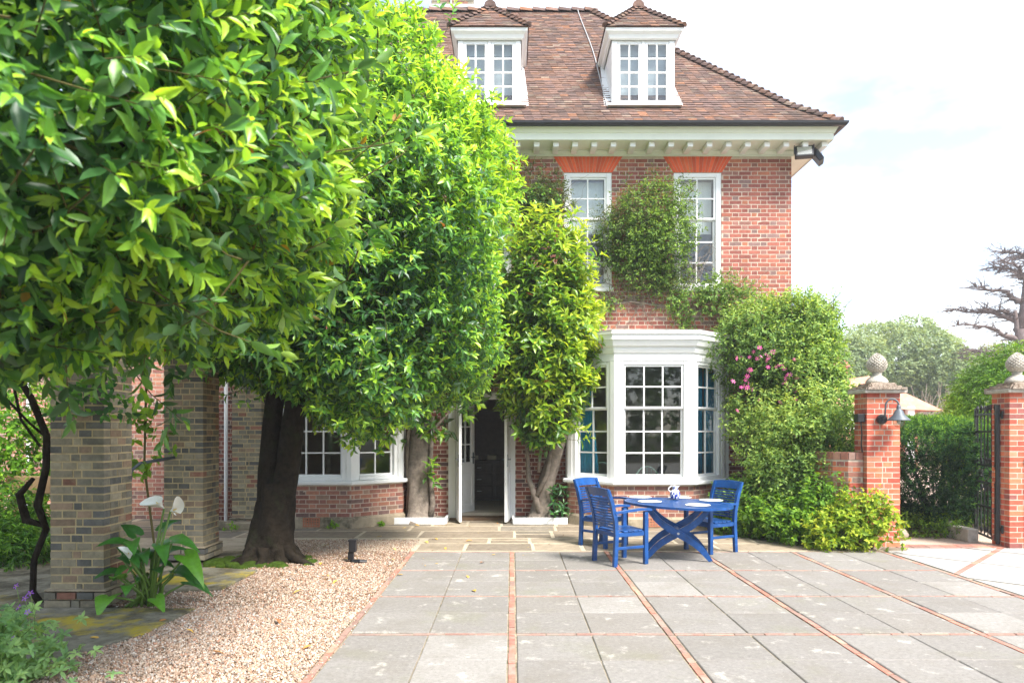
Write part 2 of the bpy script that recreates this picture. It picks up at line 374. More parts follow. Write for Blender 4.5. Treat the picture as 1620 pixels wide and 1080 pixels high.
def brick_run(E, p0, p1, z0, z1, palf, holes=(), course=.0755, D=.05, proud=.005, j=.010, S_=.2155, H_=.1025, phase=0, zpal=None):
    """Flemish bond on a wall face from p0 to p1 (outward on the right-hand side of the walk)"""
    dx, dy = p1[0] - p0[0], p1[1] - p0[1]; Lw = math.hypot(dx, dy); a = math.atan2(dy, dx); nx, ny = math.sin(a), -math.cos(a)
    k = 0; z = z0
    while z + course * .6 < z1:
        zc = z + course / 2; h = course - j
        cuts = []
        for hole in holes:
            iv = hole(zc)
            if iv: cuts.append(iv)
        u = -((S_ + H_ + 2 * j) / 2 if (k + phase) % 2 else 0); sflag = True
        while u < Lw:
            l_ = S_ if sflag else H_; a0, b0 = max(u, 0), min(u + l_, Lw); u += l_ + j; sflag = not sflag
            segs = [(a0, b0)]
            for c0, c1 in cuts:
                ns = []
                for s0, s1 in segs:
                    if c1 <= s0 or c0 >= s1: ns.append((s0, s1))
                    else:
                        if s0 < c0: ns.append((s0, c0))
                        if c1 < s1: ns.append((c1, s1))
                segs = ns
            for s0, s1 in segs:
                if s1 - s0 < .03: continue
                m_ = (s0 + s1) / 2; off = proud - D / 2 + random.uniform(-.0015, .0015)
                E.append((p0[0] + dx / Lw * m_ + nx * off, p0[1] + dy / Lw * m_ + ny * off, zc, s1 - s0, D, h, a, palf(zc)))
        z += course; k += 1

# ------------------------------------------------------------------ ground, paving
COLS6 = [(.222, .206, .189), (.230, .214, .197), (.210, .195, .178), (.239, .223, .205), (.28, .262, .241), (.220, .202, .182)]
b = MB(); b.poly([(-200, -200, -.09), (200, -200, -.09), (200, 300, -.09), (-200, 300, -.09)], [(0, 1, 2, 3)])
b.build('ground', M['earth'], kind='structure')

BX = [-1.36, 0, 1.285, 2.575, 3.83, 5.06]; BW = .068
RY = [1.78, 3.06, 4.34, 5.63, 6.92, 8.20, 9.45]
b = MB(); b.box(-1.40, 5.10, 1.7, 9.49, -.085, -.012)
terrace = b.build('terrace', M['joint'], kind='structure')
slabV = {}
def slab_mesh(wd, dp, col, matn, th=.05, ch=.007):
    k = (round(wd, 2), round(dp, 2), col, matn)
    if k not in slabV:
        m = MB(); m.box(-wd / 2, wd / 2, -dp / 2, dp / 2, -th, 0, col, ch); slabV[k] = m.mesh('paving_slab', M[matn])
    return slabV[k]
def slab_col(y=None):
    return random.choices(COLS6, [4, 4, 3, 3, 1.3, 2])[0]
for i in range(5):
    x0, x1 = BX[i] + BW / 2, BX[i + 1] - BW / 2; wd = (x1 - x0) / 2
    for k in range(6):
        y0, y1 = RY[k] + BW / 2, RY[k + 1] - BW / 2; dp = (y1 - y0) / 2
        for a in (0, 1):
            for c in (0, 1):
                add('paving_slab', slab_mesh(wd - .008, dp - .008, slab_col(), 'slab'), terrace,
                    loc=(x0 + wd * (a + .5) + random.uniform(-.002, .002), y0 + dp * (c + .5), random.uniform(-.003, .003)), rot=(random.uniform(-.002, .002), random.uniform(-.002, .002), random.uniform(-.003, .003)))
E = []
for x in BX:
    y = RY[0]
    while y < RY[-1]:
        E.append((x + random.uniform(-.004, .004), y + .11, -.027 + random.uniform(-.003, .003), BW - .02, .213, .05, 0, pal('edge'))); y += .224
for y in RY[1:]:
    for i in range(5):
        x0, x1 = BX[i] + BW / 2, BX[i + 1] - BW / 2; n = 5; l_ = (x1 - x0) / n
        for q in range(n):
            E.append((x0 + l_ * (q + .5), y + random.uniform(-.004, .004), -.028 + random.uniform(-.003, .002), l_ - .01, BW - .032, .05, 0, tuple(.6 * c_ + .4 * g_ for c_, g_ in zip(pal('edge'), (.27, .22, .19)))))
emit([e for e in E], terrace, M['edge_brick'], 300, score=lambda e: -e[1] - 100 * (e[1] < 4.1), rest='brick_edging')

b = MB(); b.box(-1.4, 9, -12, 1.69, -.085, -.02); b.build('bounce_terrace', mat('bounce_paving', (.27, .255, .235), rough=.9, var=.2, nscale=4), kind='structure')  # unseen paving behind the camera, added to bounce light onto house and trees
# old flagstones by the house
YX0, YX1, YY0, YY1 = -4.2, 6.2, 9.50, 12.9
b = MB(); b.box(-7, 5.6, 9.492, 13.0, -.085, -.0015)
path = b.build('stone_path', M['joint_pale'], kind='structure')
def york_col():
    return random.choice([(.235, .19, .14), (.20, .165, .125), (.27, .22, .16), (.185, .16, .125), (.31, .255, .185), (.225, .195, .155)])
y = YY0; rowh = [.62, .52, .74, .58, .66, .5]
for r_, h in enumerate(rowh):
    x = -7 + random.uniform(0, .5)
    while x < 5.5:
        wd = random.choice([.7, .95, 1.2, 1.5, .6])
        if x + wd > 5.55: wd = 5.56 - x
        if wd < .15: break
        yc = y + h / 2
        if not (x < -1.45 and yc < 10.55):
            split = random.random() < .22 and wd < .8
            parts = [(y, y + h * .55), (y + h * .55, y + h)] if split else [(y, y + h)]
            for s0, s1 in parts:
                col = york_col()
                m = MB(); jt = lambda: random.uniform(-.012, .012)
                xa, xb, ya, yb = x + .02, x + wd - .02, s0 + .022, s1 - .022
                base = [(xa + jt(), ya + jt()), (xb + jt(), ya + jt()), (xb + jt(), yb + jt()), (xa + jt(), yb + jt())]
                cx, cy = (xa + xb) / 2, (ya + yb) / 2
                pts = [(px, py, -.06) for px, py in base] + [(px, py, -.004) for px, py in base] + [(px + (.008 if px < cx else -.008), py + (.008 if py < cy else -.008), random.uniform(0, .002)) for px, py in base]
                m.poly(pts, [(0, 1, 5, 4), (1, 2, 6, 5), (2, 3, 7, 6), (3, 0, 4, 7), (4, 5, 9, 8), (5, 6, 10, 9), (6, 7, 11, 10), (7, 4, 8, 11), (8, 9, 10, 11)], col)
                m.build('stone_slab', M['york'], path)
        x += wd
    y += h

# pale driveway in front of the gate, laid on the diagonal
b = MB(); b.box(5.10, 16, -2, 9.80, -.085, -.012); drive = b.build('driveway', M['joint'], kind='structure')
DW = 1.14
ca = math.sqrt(.5)
def diag(u, v): return ((u - v) * ca, (u + v) * ca)      # 45 degree grid
def clip_rect(pts, x0, x1, y0, y1):
    for ax, lim, sg in ((0, x0, 1), (0, x1, -1), (1, y0, 1), (1, y1, -1)):
        out = []
        for i in range(len(pts)):
            p, q = pts[i - 1], pts[i]; ip, iq = sg * (p[ax] - lim) >= 0, sg * (q[ax] - lim) >= 0
            if ip != iq:
                t = (lim - p[ax]) / (q[ax] - p[ax]); out.append((p[0] + (q[0] - p[0]) * t, p[1] + (q[1] - p[1]) * t))
            if iq: out.append(q)
        pts = out
        if len(pts) < 3: return None
    return pts
def flat_piece(name, pts, col, mt, parent, top=0.0, th=.05):
    n = len(pts); cx = sum(p[0] for p in pts) / n; cy = sum(p[1] for p in pts) / n
    m = MB(); m.poly([(x, y, -th) for x, y in pts] + [(x, y, top - .005) for x, y in pts] + [(x + (cx - x) * .012, y + (cy - y) * .012, top) for x, y in pts],
                     [(i, (i + 1) % n, n + (i + 1) % n, n + i) for i in range(n)] + [(n + i, n + (i + 1) % n, 2 * n + (i + 1) % n, 2 * n + i) for i in range(n)] + [tuple(2 * n + i for i in range(n))], col)
    return m.build(name, mt, parent)
U0, V0 = 14.49 * ca, -(-2.86) * ca        # brick line positions found in the picture: x+y and y-x
M['pale_slab'] = mat('pale_slab', attr=True, rough=.85, var=.10, nscale=14, bump=.2, bscale=90, spec=.2, stain=[((.40, .37, .33), 1.5, .5, .52, .7)])
for iu in range(-9, 6):
    for iv in range(-9, 8):
        u0, v0 = U0 + iu * DW, V0 + iv * DW
        q = [diag(u0 + .03, v0 + .035), diag(u0 + DW - .03, v0 + .035), diag(u0 + DW - .03, v0 + DW - .035), diag(u0 + .03, v0 + DW - .035)]
        c = clip_rect(q, 5.13, 12, 3.0, 9.72)
        if c: flat_piece('paving_slab', c, random.choice([(.36, .345, .325), (.38, .365, .34), (.335, .32, .30)]), M['pale_slab'], drive, random.uniform(-.002, .002))
for iv in range(-9, 8):
    v0 = V0 + iv * DW
    for q_ in range(60):
        u0 = U0 - 9 * DW + q_ * .225
        c = clip_rect([diag(u0 + .005, v0 - .03), diag(u0 + .22, v0 - .03), diag(u0 + .22, v0 + .03), diag(u0 + .005, v0 + .03)], 5.13, 9.5, 6.0, 9.72)
        if c: flat_piece('brick', c, pal('edge'), M['brick'], drive, -.002)
E = []
x = 5.55
while x < 7.0:
    E.append((x, 9.79, -.02, .213, .10, .055, 0, pal('edge'))); E.append((x, 9.90, -.01, .213, .10, .055, 0, pal('edge'))); x += .223
emit(E, drive, M['brick'], 60)

b = MB(); b.box(5.2, 30, 9.85, 60, -.085, -.03); b.build('gravel_drive', M['drive'], kind='structure')

# gravel
GL = [(-3.32, 4.0), (-3.30, 4.76), (-3.14, 5.17), (-3.06, 5.94), (-2.98, 6.36), (-3.9, 6.55), (-3.9, 6.95), (-3.05, 7.2), (-3.02, 7.8), (-3.15, 8.4), (-3.3, 9.3), (-3.35, 10.0), (-3.4, 10.55)]
def gl_x(y):
    for (x0, y0), (x1, y1) in zip(GL, GL[1:]):
        if y0 <= y <= y1: return x0 + (x1 - x0) * (y - y0) / (y1 - y0 + 1e-9)
    return -3.2
b = MB(); pts = [(x, y, -.012) for x, y in GL]; rt = [(-1.402, y, -.012) for _, y in GL]
b.poly(pts + rt, [(i, len(GL) + i, len(GL) + i + 1, i + 1) for i in range(len(GL) - 1)])
b.build('gravel_bed', M['gravel_base'], kind='structure')
n = 82000
yy = 3.9 + (10.5 - 3.9) * rng.random(n) ** 1.15; xl = np.array([gl_x(v) for v in yy]) + rng.normal(0, .05, n)
xx = xl + (-1.40 - xl) * rng.random(n)
spill = rng.random(n) < .004; xx[spill] = -1.40 + np.abs(rng.normal(0, .05, spill.sum()))
sz = rng.uniform(.0045, .0115, n) * (1 + .6 * (rng.random(n) < .10))
OCT = np.array([(1, 0, 0), (0, 1, 0), (-1, 0, 0), (0, -1, 0), (0, 0, 1), (0, 0, -1.)]); OF = np.array([(0, 1, 4), (1, 2, 4), (2, 3, 4), (3, 0, 4), (1, 0, 5), (2, 1, 5)])
q = rng.normal(size=(n, 4)); q /= np.linalg.norm(q, axis=1)[:, None]; qw, qx, qy, qz = q.T
RM = np.stack([np.stack([1 - 2 * (qy**2 + qz**2), 2 * (qx * qy - qz * qw), 2 * (qx * qz + qy * qw)], -1),
               np.stack([2 * (qx * qy + qz * qw), 1 - 2 * (qx**2 + qz**2), 2 * (qy * qz - qx * qw)], -1),
               np.stack([2 * (qx * qz - qy * qw), 2 * (qy * qz + qx * qw), 1 - 2 * (qx**2 + qy**2)], -1)], 1)
V = OCT[None] * (sz[:, None, None] * np.stack([np.ones(n), rng.uniform(.6, .95, n), rng.uniform(.5, .8, n)], -1)[:, None])
V = np.einsum('nij,nkj->nki', RM, V) + np.stack([xx, yy, -.008 + rng.random(n) * .010], -1)[:, None]
pc = np.array([(.48, .36, .27), (.55, .45, .36), (.38, .26, .18), (.60, .54, .48), (.31, .20, .14), (.44, .23, .15), (.26, .22, .19), (.50, .34, .24)])
cc = pc[rng.choice(8, n, p=[.22, .18, .16, .12, .1, .07, .07, .08])] * rng.uniform(.8, 1.15, n)[:, None]
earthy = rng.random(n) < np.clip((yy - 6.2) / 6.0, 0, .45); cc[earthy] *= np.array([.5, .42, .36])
OF8 = np.array([(0, 1, 4), (1, 2, 4), (2, 3, 4), (3, 0, 4), (1, 0, 5), (2, 1, 5), (3, 2, 5), (0, 3, 5)])
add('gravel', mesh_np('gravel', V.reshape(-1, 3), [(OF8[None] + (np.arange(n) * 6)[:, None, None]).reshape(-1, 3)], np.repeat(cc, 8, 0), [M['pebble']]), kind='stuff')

# mossy concrete under the brick piers
b = MB(); b.box(-14, -3.0, 3, 12.9, -.085, -.03); b.build('pergola_floor', M['mossy'], kind='structure')
def concrete_slab(pts, top, lab=None):
    n = len(pts); m = MB(); cx = sum(p[0] for p in pts) / n; cy = sum(p[1] for p in pts) / n
    m.poly([(x, y, -.06) for x, y in pts] + [(x, y, top - .012) for x, y in pts] + [(x + (cx - x) * .01, y + (cy - y) * .02, top) for x, y in pts],
           [(i, (i + 1) % n, n + (i + 1) % n, n + i) for i in range(n)] + [(n + i, n + (i + 1) % n, 2 * n + (i + 1) % n, 2 * n + i) for i in range(n)] + [tuple(2 * n + i for i in range(n))])
    return m.build('concrete_paving', M['mossy_slab'], kind='structure')
concrete_slab([(-4.9, 4.95), (-3.3, 4.95), (-2.98, 5.6), (-2.92, 6.38), (-4.9, 6.42)], .018)
concrete_slab([(-3.95, 7.0), (-3.0, 7.15), (-2.98, 8.1), (-3.9, 8.3)], .025)

# ------------------------------------------------------------------ the house
AX = -.45; FY = 12.75; HX0, HX1, HYB = -6.05, 5.15, 19.4
WT = 6.70
house = thing('brick_house', 'large red brick house with tiled roof, white bays and dormers', 'house', (0, FY, 0))
WINX = [AX - 3.87, AX - 1.85, AX, AX + 1.85, AX + 3.87]; WZ0, WZ1, WHW = 4.28, 6.40, .44
BAYC = [(-3.36, 'l'), (2.40, 'r')]
DX0, DX1, DZ = -1.17, .06, 2.35
openings = [(x - WHW, x + WHW, WZ0, WZ1) for x in WINX] + [(c - 1.28, c + 1.28, .80, 2.86) for c, _ in BAYC] + [(DX0, DX1, .0, DZ)]
def slab_wall(mb, x0, x1, z0, z1, ops, y0, y1):
    xs = sorted({x0, x1, *[o[0] for o in ops], *[o[1] for o in ops]}); zs = sorted({z0, z1, *[o[2] for o in ops], *[o[3] for o in ops]})
    for xa, xb in zip(xs, xs[1:]):
        run = None
        for za, zb in list(zip(zs, zs[1:])) + [(None, None)]:
            solid = za is not None and not any(o[0] <= (xa + xb) / 2 <= o[1] and o[2] <= (za + zb) / 2 <= o[3] for o in ops)
            if solid: run = (run[0] if run else za, zb)
            elif run: mb.box(xa, xb, y0, y1, run[0], run[1]); run = None
b = MB(); slab_wall(b, HX0, HX1, 0, WT, openings, FY - .0025, FY + .30)
b.box(HX1 - .3, HX1 - .004, FY + .302, HYB, 0, WT); b.box(HX0 + .004, HX0 + .3, FY + .302, HYB, 0, WT); b.box(HX0 + .302, HX1 - .302, HYB - .3, HYB, 0, WT)
wall = b.build('wall', M['mortar'], house)
b = MB()   # rooms: floors, ceilings and partitions
b.box(HX0 + .31, HX1 - .31, FY + .31, HYB - .31, -.05, .10); b.box(HX0 + .31, HX1 - .31, FY + .31, HYB - .31, 3.15, 3.30)
b.box(HX0 + .31, HX1 - .31, FY + .31, HYB - .31, 6.5, 6.62)
b.box(HX0 + .31, HX1 - .31, 17.0, 17.1, .101, 3.149)
for x in (-1.75, .95): b.box(x - .05, x + .05, FY + .31, 16.99, .101, 3.149)
b.build('room_shell', M['inside'], house)
b = MB(); b.box(HX0 + .31, HX1 - .31, 16.0, 16.1, 3.301, 6.499)
for x in (-3.2, -1.4, .5, 2.4): b.box(x - .05, x + .05, FY + .31, 15.99, 3.301, 6.499)
b.build('upper_room_shell', M['inside_pale'], house)

E = []
def hole_rect(x0, x1, z0, z1): return lambda z: (x0 - HX0, x1 - HX0) if z0 < z < z1 else None
def hole_arch(c): return lambda z: (c - WHW - .01 - (z - WZ1) / .29 * .19 - HX0, c + WHW + .01 + (z - WZ1) / .29 * .19 - HX0) if WZ1 < z < WT else None
holes = [hole_rect(*o) for o in openings] + [hole_arch(c) for c in WINX]
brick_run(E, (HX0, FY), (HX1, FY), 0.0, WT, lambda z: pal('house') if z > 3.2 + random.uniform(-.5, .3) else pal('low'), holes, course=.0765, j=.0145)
bayE = []
BAYS = []
for c, sd_ in BAYC:
    hw = .67 if sd_ == 'r' else .64
    BAYS.append([(c - 1.40, FY), (c - 1.40, 12.36), (c - hw, 11.70), (c + hw, 11.70), (c + 1.40, 12.36), (c + 1.40, FY)])
for P in BAYS:
    for k in range(5):
        brick_run(bayE, P[k], P[k + 1], .185, .735, lambda z: pal('bay'), phase=k, j=.014)
side = []
brick_run(side, (HX1, FY + .05), (HX1, HYB), 0, WT, lambda z: pal('house'))
vis = lambda e: (e[2] > 4.2 and e[0] > 4.0) or (e[2] > 6.1 and 1.9 < e[0] < 3.0) or (3.5 < e[2] < 4.2 and 1.9 < e[0] < 3.0)
def sc(e):
    if e[1] < FY - .06: return 3 if (e[0] > 1.3 and e[0] < 3.9) or -3.4 < e[0] < -2 else 1
    return 2 if vis(e) else 0
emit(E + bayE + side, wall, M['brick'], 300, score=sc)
for P in BAYS:       # mortar core of the bay bases, and their rendered plinth
    b = MB()
    inner = [P[0], P[1], P[2], P[3], P[4], P[5]]
    b.sweep(inner, [(.0025, 0), (.0025, .735), (-.20, .735)]); b.build('bay_base', M['mortar'], wall)
for P in BAYS:
    b = MB(); b.sweep(P, [(.05, 0), (.05, .15), (.006, .19)]); b.build('plinth', M['plinth'], wall)

# gauged flat arches
for c in WINX:
    m = MB(); m.poly([(c - WHW - .01, FY + .02, WZ1 + .002), (c + WHW + .01, FY + .02, WZ1 + .002), (c + WHW + .2, FY + .02, WT), (c - WHW - .2, FY + .02, WT)], [(0, 1, 2, 3)], (.45, .2, .12))
    arch = m.build('flat_arch', M['mortar'], house); n = 17
    for i in range(n):
        t0, t1 = i / n, (i + 1) / n; g = .003
        xa, xb = c - (WHW + .01) + 2 * (WHW + .01) * t0 + g, c - (WHW + .01) + 2 * (WHW + .01) * t1 - g
        xc, xd = c - (WHW + .2) + 2 * (WHW + .2) * t0 + g, c - (WHW + .2) + 2 * (WHW + .2) * t1 - g; f, k = FY - .008, FY + .05
        m = MB(); m.poly([(xa, f, WZ1 + .003), (xb, f, WZ1 + .003), (xd, f, WT - .004), (xc, f, WT - .004), (xa, k, WZ1 + .003), (xb, k, WZ1 + .003), (xd, k, WT - .004), (xc, k, WT - .004)],
                         [(0, 1, 2, 3), (0, 4, 5, 1), (1, 5, 6, 2), (3, 7, 4, 0), (2, 6, 7, 3)], pal('rub'))
        m.build('brick', M['rubbed'], arch)

# ---- windows
paneM = {}
def pane(parent, fr, u, wv, z, W_, H_, key='glass'):
    k = (round(W_, 3), round(H_, 3), key)
    if k not in paneM:
        m = MB(); m.box(-W_ / 2, W_ / 2, -.002, .002, -H_ / 2, H_ / 2); paneM[k] = m.mesh('pane', M[key])
    m = MB(); m.fr = fr; p = Vector(m.P((u, wv, z)))
    add('pane', paneM[k], parent, loc=p - woff(parent), rot=(0, 0, fr[3]))
def bars(mb, u0, u1, w_, z0, z1, nc, nr, rail, bar=.024, d=.035):
    mb.box(u0, u0 + rail, w_ - d, w_, z0, z1, ch=.003); mb.box(u1 - rail, u1, w_ - d, w_, z0, z1, ch=.003)
    mb.box(u0 + rail, u1 - rail, w_ - d + .001, w_ - .001, z0, z0 + rail, ch=.003); mb.box(u0 + rail, u1 - rail, w_ - d + .001, w_ - .001, z1 - rail, z1, ch=.003)
    gw, gh = (u1 - u0 - 2 * rail) / nc, (z1 - z0 - 2 * rail) / nr
    for i in range(1, nc):
        x = u0 + rail + gw * i; mb.box(x - bar / 2, x + bar / 2, w_ - d + .004, w_ - .004, z0 + rail, z1 - rail)
    for i in range(1, nr):
        z = z0 + rail + gh * i
        for q in range(nc):
            xa = u0 + rail + gw * q + (bar / 2 if q else 0); xb = u0 + rail + gw * (q + 1) - (bar / 2 if q < nc - 1 else 0)
            mb.box(xa, xb, w_ - d + .005, w_ - .005, z - bar / 2, z + bar / 2)
    return [(u0 + rail + gw * (i + .5), z0 + rail + gh * (j + .5), gw - bar, gh - bar) for i in range(nc) for j in range(nr)]
def sash_window(house_, fr, W_, H_, nc, ru, rl, name='window', box=.10, glass='glass', frame_parent=None, wout=0.0):
    m = MB(); m.fr = fr
    m.box(0, box, -.12, wout, 0, H_, ch=.006); m.box(W_ - box, W_, -.12, wout, 0, H_, ch=.006)
    m.box(box, W_ - box, -.12, wout - .001, H_ - box * .8, H_, ch=.006); m.box(box, W_ - box, -.12, wout + .012, 0, .06, ch=.006)
    if frame_parent is None: win = m.build(name, M['white'], house_); target = win
    else: m.build('window_frame', M['white'], frame_parent); target = frame_parent
    z0, z1 = .06, H_ - box * .8; hh = (z1 - z0); zm = z0 + hh * (rl + .1) / (ru + rl + .1)
    m = MB(); m.fr = fr; g = bars(m, box, W_ - box, wout - .022, zm, z1, nc, ru, .035); m.build('upper_sash', M['white'], target)
    m2 = MB(); m2.fr = fr; g2 = bars(m2, box, W_ - box, wout - .062, z0, zm + .02, nc, rl, .04); m2.build('lower_sash', M['white'], target)
    for u, z, gw, gh in g: pane(target, fr, u, wout - .04, z, gw + .004, gh + .004, glass)
    for u, z, gw, gh in g2: pane(target, fr, u, wout - .08, z, gw + .004, gh + .004, glass)
    return target
for i, x in enumerate(WINX):
    win = sash_window(house, (x - WHW, FY + .02, WZ0, 0), 2 * WHW, WZ1 - WZ0, 2, 2, 3, glass='glass_up', wout=.012)
    m = MB(); m.box(x - WHW - .03, x + WHW + .03, FY - .04, FY + .02, WZ0 - .07, WZ0 - .002, ch=.006); m.build('window_sill', M['white'], win)
    if i >= 2:
        m = MB()
        for k in range(8): m.box(x - WHW + .12 + k * .08, x - WHW + .12 + k * .08 + .079, FY + .22 + (k % 2) * .012, FY + .235 + (k % 2) * .012, WZ0 + 1.05, WZ1 - .1)
        m.build('window_blind', M['blind'], win)

# ---- bay windows
for P, (c, sd_) in zip(BAYS, BAYC):
    m = MB()
    m.sweep(P, [(d_, 2.83 + (z_ - 2.83) * .86) for d_, z_ in [(0, 2.83), (.0, 2.98), (.02, 2.985), (.045, 3.05), (.045, 3.09), (.09, 3.12), (.13, 3.22), (.15, 3.235), (.15, 3.33), (.175, 3.34), (.175, 3.385), (.05, 3.40)]])
    top = offset_path(P, .06); m.poly([(x, y, 3.317) for x, y in top], [tuple(range(6))]); inn = offset_path(P, -.10)
    m.poly([(x, y, 2.835) for x, y in offset_path(P, .001)] + [(x, y, 2.835) for x, y in inn], [(k, 6 + k, 7 + k, k + 1) for k in range(5)])
    bay = m.build('bay_window', M['white'], house)
    m = MB(); m.sweep(P, [(.0, .735), (.075, .735), (.085, .75), (.085, .785), (.07, .80), (-.12, .805)]); m.build('window_sill', M['white'], bay)
    m = MB(); m.sweep(P, [(.178, 3.309), (.178, 3.332), (.06, 3.342)]); m.build('lead_flashing', M['lead'], bay)
    for k in (1, 2, 3):
        (xa, ya), (xb, yb) = P[k], P[k + 1]; Ls = math.hypot(xb - xa, yb - ya); a = math.atan2(yb - ya, xb - xa)
        pw = .085
        fr = (xa + pw * math.cos(a), ya + pw * math.sin(a), .805, a)
        nc = 3 if k == 2 else 2
        sash_window(None, fr, Ls - 2 * pw, 2.83 - .805, nc, 2, 3, box=.075, frame_parent=bay, wout=-.012)
        for q0, q1 in ((.0, pw - .002), (Ls - pw + .002, Ls)):
            m = MB(); m.fr = (xa, ya, .805, a); m.box(q0, q1, -.10, 0, 0, 2.83 - .806); m.build('corner_post', M['white'], bay)
    for sgn, x in ((-1, P[1][0]), (1, P[4][0])):
        posts = MB(); posts.box(min(x, x - sgn * .05), max(x, x - sgn * .05), 12.38, FY - .002, .805, 2.829)
        posts.box(min(x - sgn * .002, x + sgn * .014), max(x - sgn * .002, x + sgn * .014), 12.40, 12.45, .81, 2.82); posts.box(min(x - sgn * .002, x + sgn * .014), max(x - sgn * .002, x + sgn * .014), 12.66, 12.73, .81, 2.82)
        posts.build('return_panel', M['white'], bay)
    # terracotta air brick in the plinth
    m = MB(); f = 11.70 - .05 - .012; xc = c + (-.04 if sd_ == 'r' else -.02); m.fr = (xc - .14, f, .03, 0)
    for i in range(7): m.box(i * .044, i * .044 + .018, -.02, 0, 0, .155)
    for j in range(4): m.box(.0, .282, -.018, -.003, j * .045, j * .045 + .018)
    m.build('air_brick', M['terracotta'], house)
b = MB(); b.box(3.92, 3.98, FY - .11, FY - .05, .25, 3.0)
b = MB(); b.tube([(3.93, FY - .10, .05), (3.93, FY - .10, 3.3)], .032, 10); b.tube([(3.93, FY - .10, 1.05), (3.93, FY - .10, 1.12)], .045, 10); b.box(3.86, 4.0, FY - .12, FY - .005, 1.06, 1.10)
b.build('drainpipe', M['white'], house, smooth=False)

# ---- front door
fy = FY
m = MB(); m.box(DX0, DX0 + .13, fy - .025, fy + .16, 0, DZ, ch=.006); m.box(DX1 - .13, DX1, fy - .025, fy + .16, 0, DZ, ch=.006); m.box(DX0 + .13, DX1 - .13, fy - .024, fy + .16, DZ - .12, DZ, ch=.006)
m.box(DX0 + .0, DX0 + .045, fy - .045, fy - .026, 0, DZ); m.box(DX1 - .045, DX1, fy - .045, fy - .026, 0, DZ)
dframe = m.build('door_frame', M['white'], house)
def door_leaf(name, px, py, ang, W_, H_, glazed, parent, flip=1, th=.05):
    fr = (px, py, .03, ang); m = MB(); m.fr = fr; st = .10
    m.box(0, st, -th, 0, 0, H_, ch=.004); m.box(W_ - st, W_, -th, 0, 0, H_, ch=.004); m.box(st, W_ - st, -th + .001, -.001, 0, .2); m.box(st, W_ - st, -th + .001, -.001, H_ - .1, H_)
    m.box(st, W_ - st, -th + .001, -.001, .86, 1.0); m.box(st, W_ - st, -th + .015, -.015, .2, .86); m.box(st + .05, W_ - st - .05, -th + .006, -.006, .27, .79, ch=.008)
    if not glazed: m.box(st, W_ - st, -th + .012, -.012, 1.0, H_ - .1); m.box(st + .04, W_ - st - .04, -th + .006, -.006, 1.08, H_ - .18, ch=.008)
    d = m.build(name, M['white'], parent)
    if glazed:
        m = MB(); m.fr = fr; g = bars(m, st - .01, W_ - st + .01, -.008, 1.0, H_ - .1, 2, 3, .02, d=.034); m.build('glazing_bar', M['white'], d)
        for u, z, gw, gh in g: pane(d, fr, u, -.025, z, gw + .004, gh + .004)
    m = MB(); m.fr = fr
    for s_ in (.001, -th - .001):
        sg = 1 if s_ > 0 else -1
        m.box(W_ - .075, W_ - .035, min(s_, s_ + sg * .006), max(s_, s_ + sg * .006), .98, 1.2); m.box(W_ - .17, W_ - .045, min(s_ + sg * .03, s_ + sg * .045), max(s_ + sg * .03, s_ + sg * .045), 1.10, 1.118); m.box(W_ - .065, W_ - .045, min(s_, s_ + sg * .03), max(s_, s_ + sg * .03), 1.10, 1.118)
    m.build('handle', M['grey_metal'], d)
    return d
door_leaf('outer_door', DX0 + .135, fy - .02, R(-79), .50, 2.15, False, house)
d2 = door_leaf('outer_door', DX1 - .135, fy - .02, R(-97), .50, 2.15, False, house)
door_leaf('inner_door', DX0 + .15, fy + .17, R(62), .62, 2.15, True, house)
m = MB(); m.box(DX0 + .02, DX1 - .02, fy - .06, fy + .5, 0.001, .05); m.build('doorstep', M['floorwood'], house)

# ---- cornice, modillions, gutter
hp = [(HX0, HYB), (HX0, FY), (HX1, FY), (HX1, HYB)]
m = MB(); m.sweep(hp, [(0, WT - .005), (.03, WT - .005), (.035, WT + .03), (.07, WT + .065), (.07, WT + .09), (.52, WT + .10), (.52, WT + .085), (.535, WT + .085), (.535, WT + .20), (.55, WT + .205), (.58, WT + .27), (.60, WT + .30), (.60, WT + .33), (.2, WT + .335)])
cornice = m.build('cornice', M['cream'], house)
mm = MB(); mm.box(-.05, .05, -.17, .17, -.045, .045, ch=.004); mme = mm.mesh('modillion', M['white'])
x = HX0 - .35; nmod = 0
while x < HX1 + .5:
    add('modillion', mme, cornice, loc=Vector((x, FY - .27, WT + .047)) - woff(cornice)); x += .342
m = MB(); m.sweep(hp, [(.602, WT + .33), (.61, WT + .29), (.64, WT + .27), (.69, WT + .275), (.715, WT + .31), (.72, WT + .345), (.712, WT + .345), (.70, WT + .315), (.63, WT + .30), (.615, WT + .345)])
m.build('gutter', M['black'], house)

# ---- roof
EZ, EO = 7.05, .62
ex0, ex1, ey = HX0 - EO, HX1 + EO, FY - EO
A_ = 3.95
def rz(d): return EZ + (.90 * d if d < .6 else .54 + 1.133 * (d - .6))
RT = rz(A_); ryc = ey + A_
m = MB(); back = HYB + EO
d6 = .6
def ring(d): return [(ex0 + d, ey + d, rz(d) - .03), (ex1 - d, ey + d, rz(d) - .03), (ex1 - d, back - d, rz(d) - .03), (ex0 + d, back - d, rz(d) - .03)]
r0, r1 = ring(0), ring(d6)
apx = [(ex0 + A_, ryc, RT - .03), (ex1 - A_, ryc, RT - .03)]
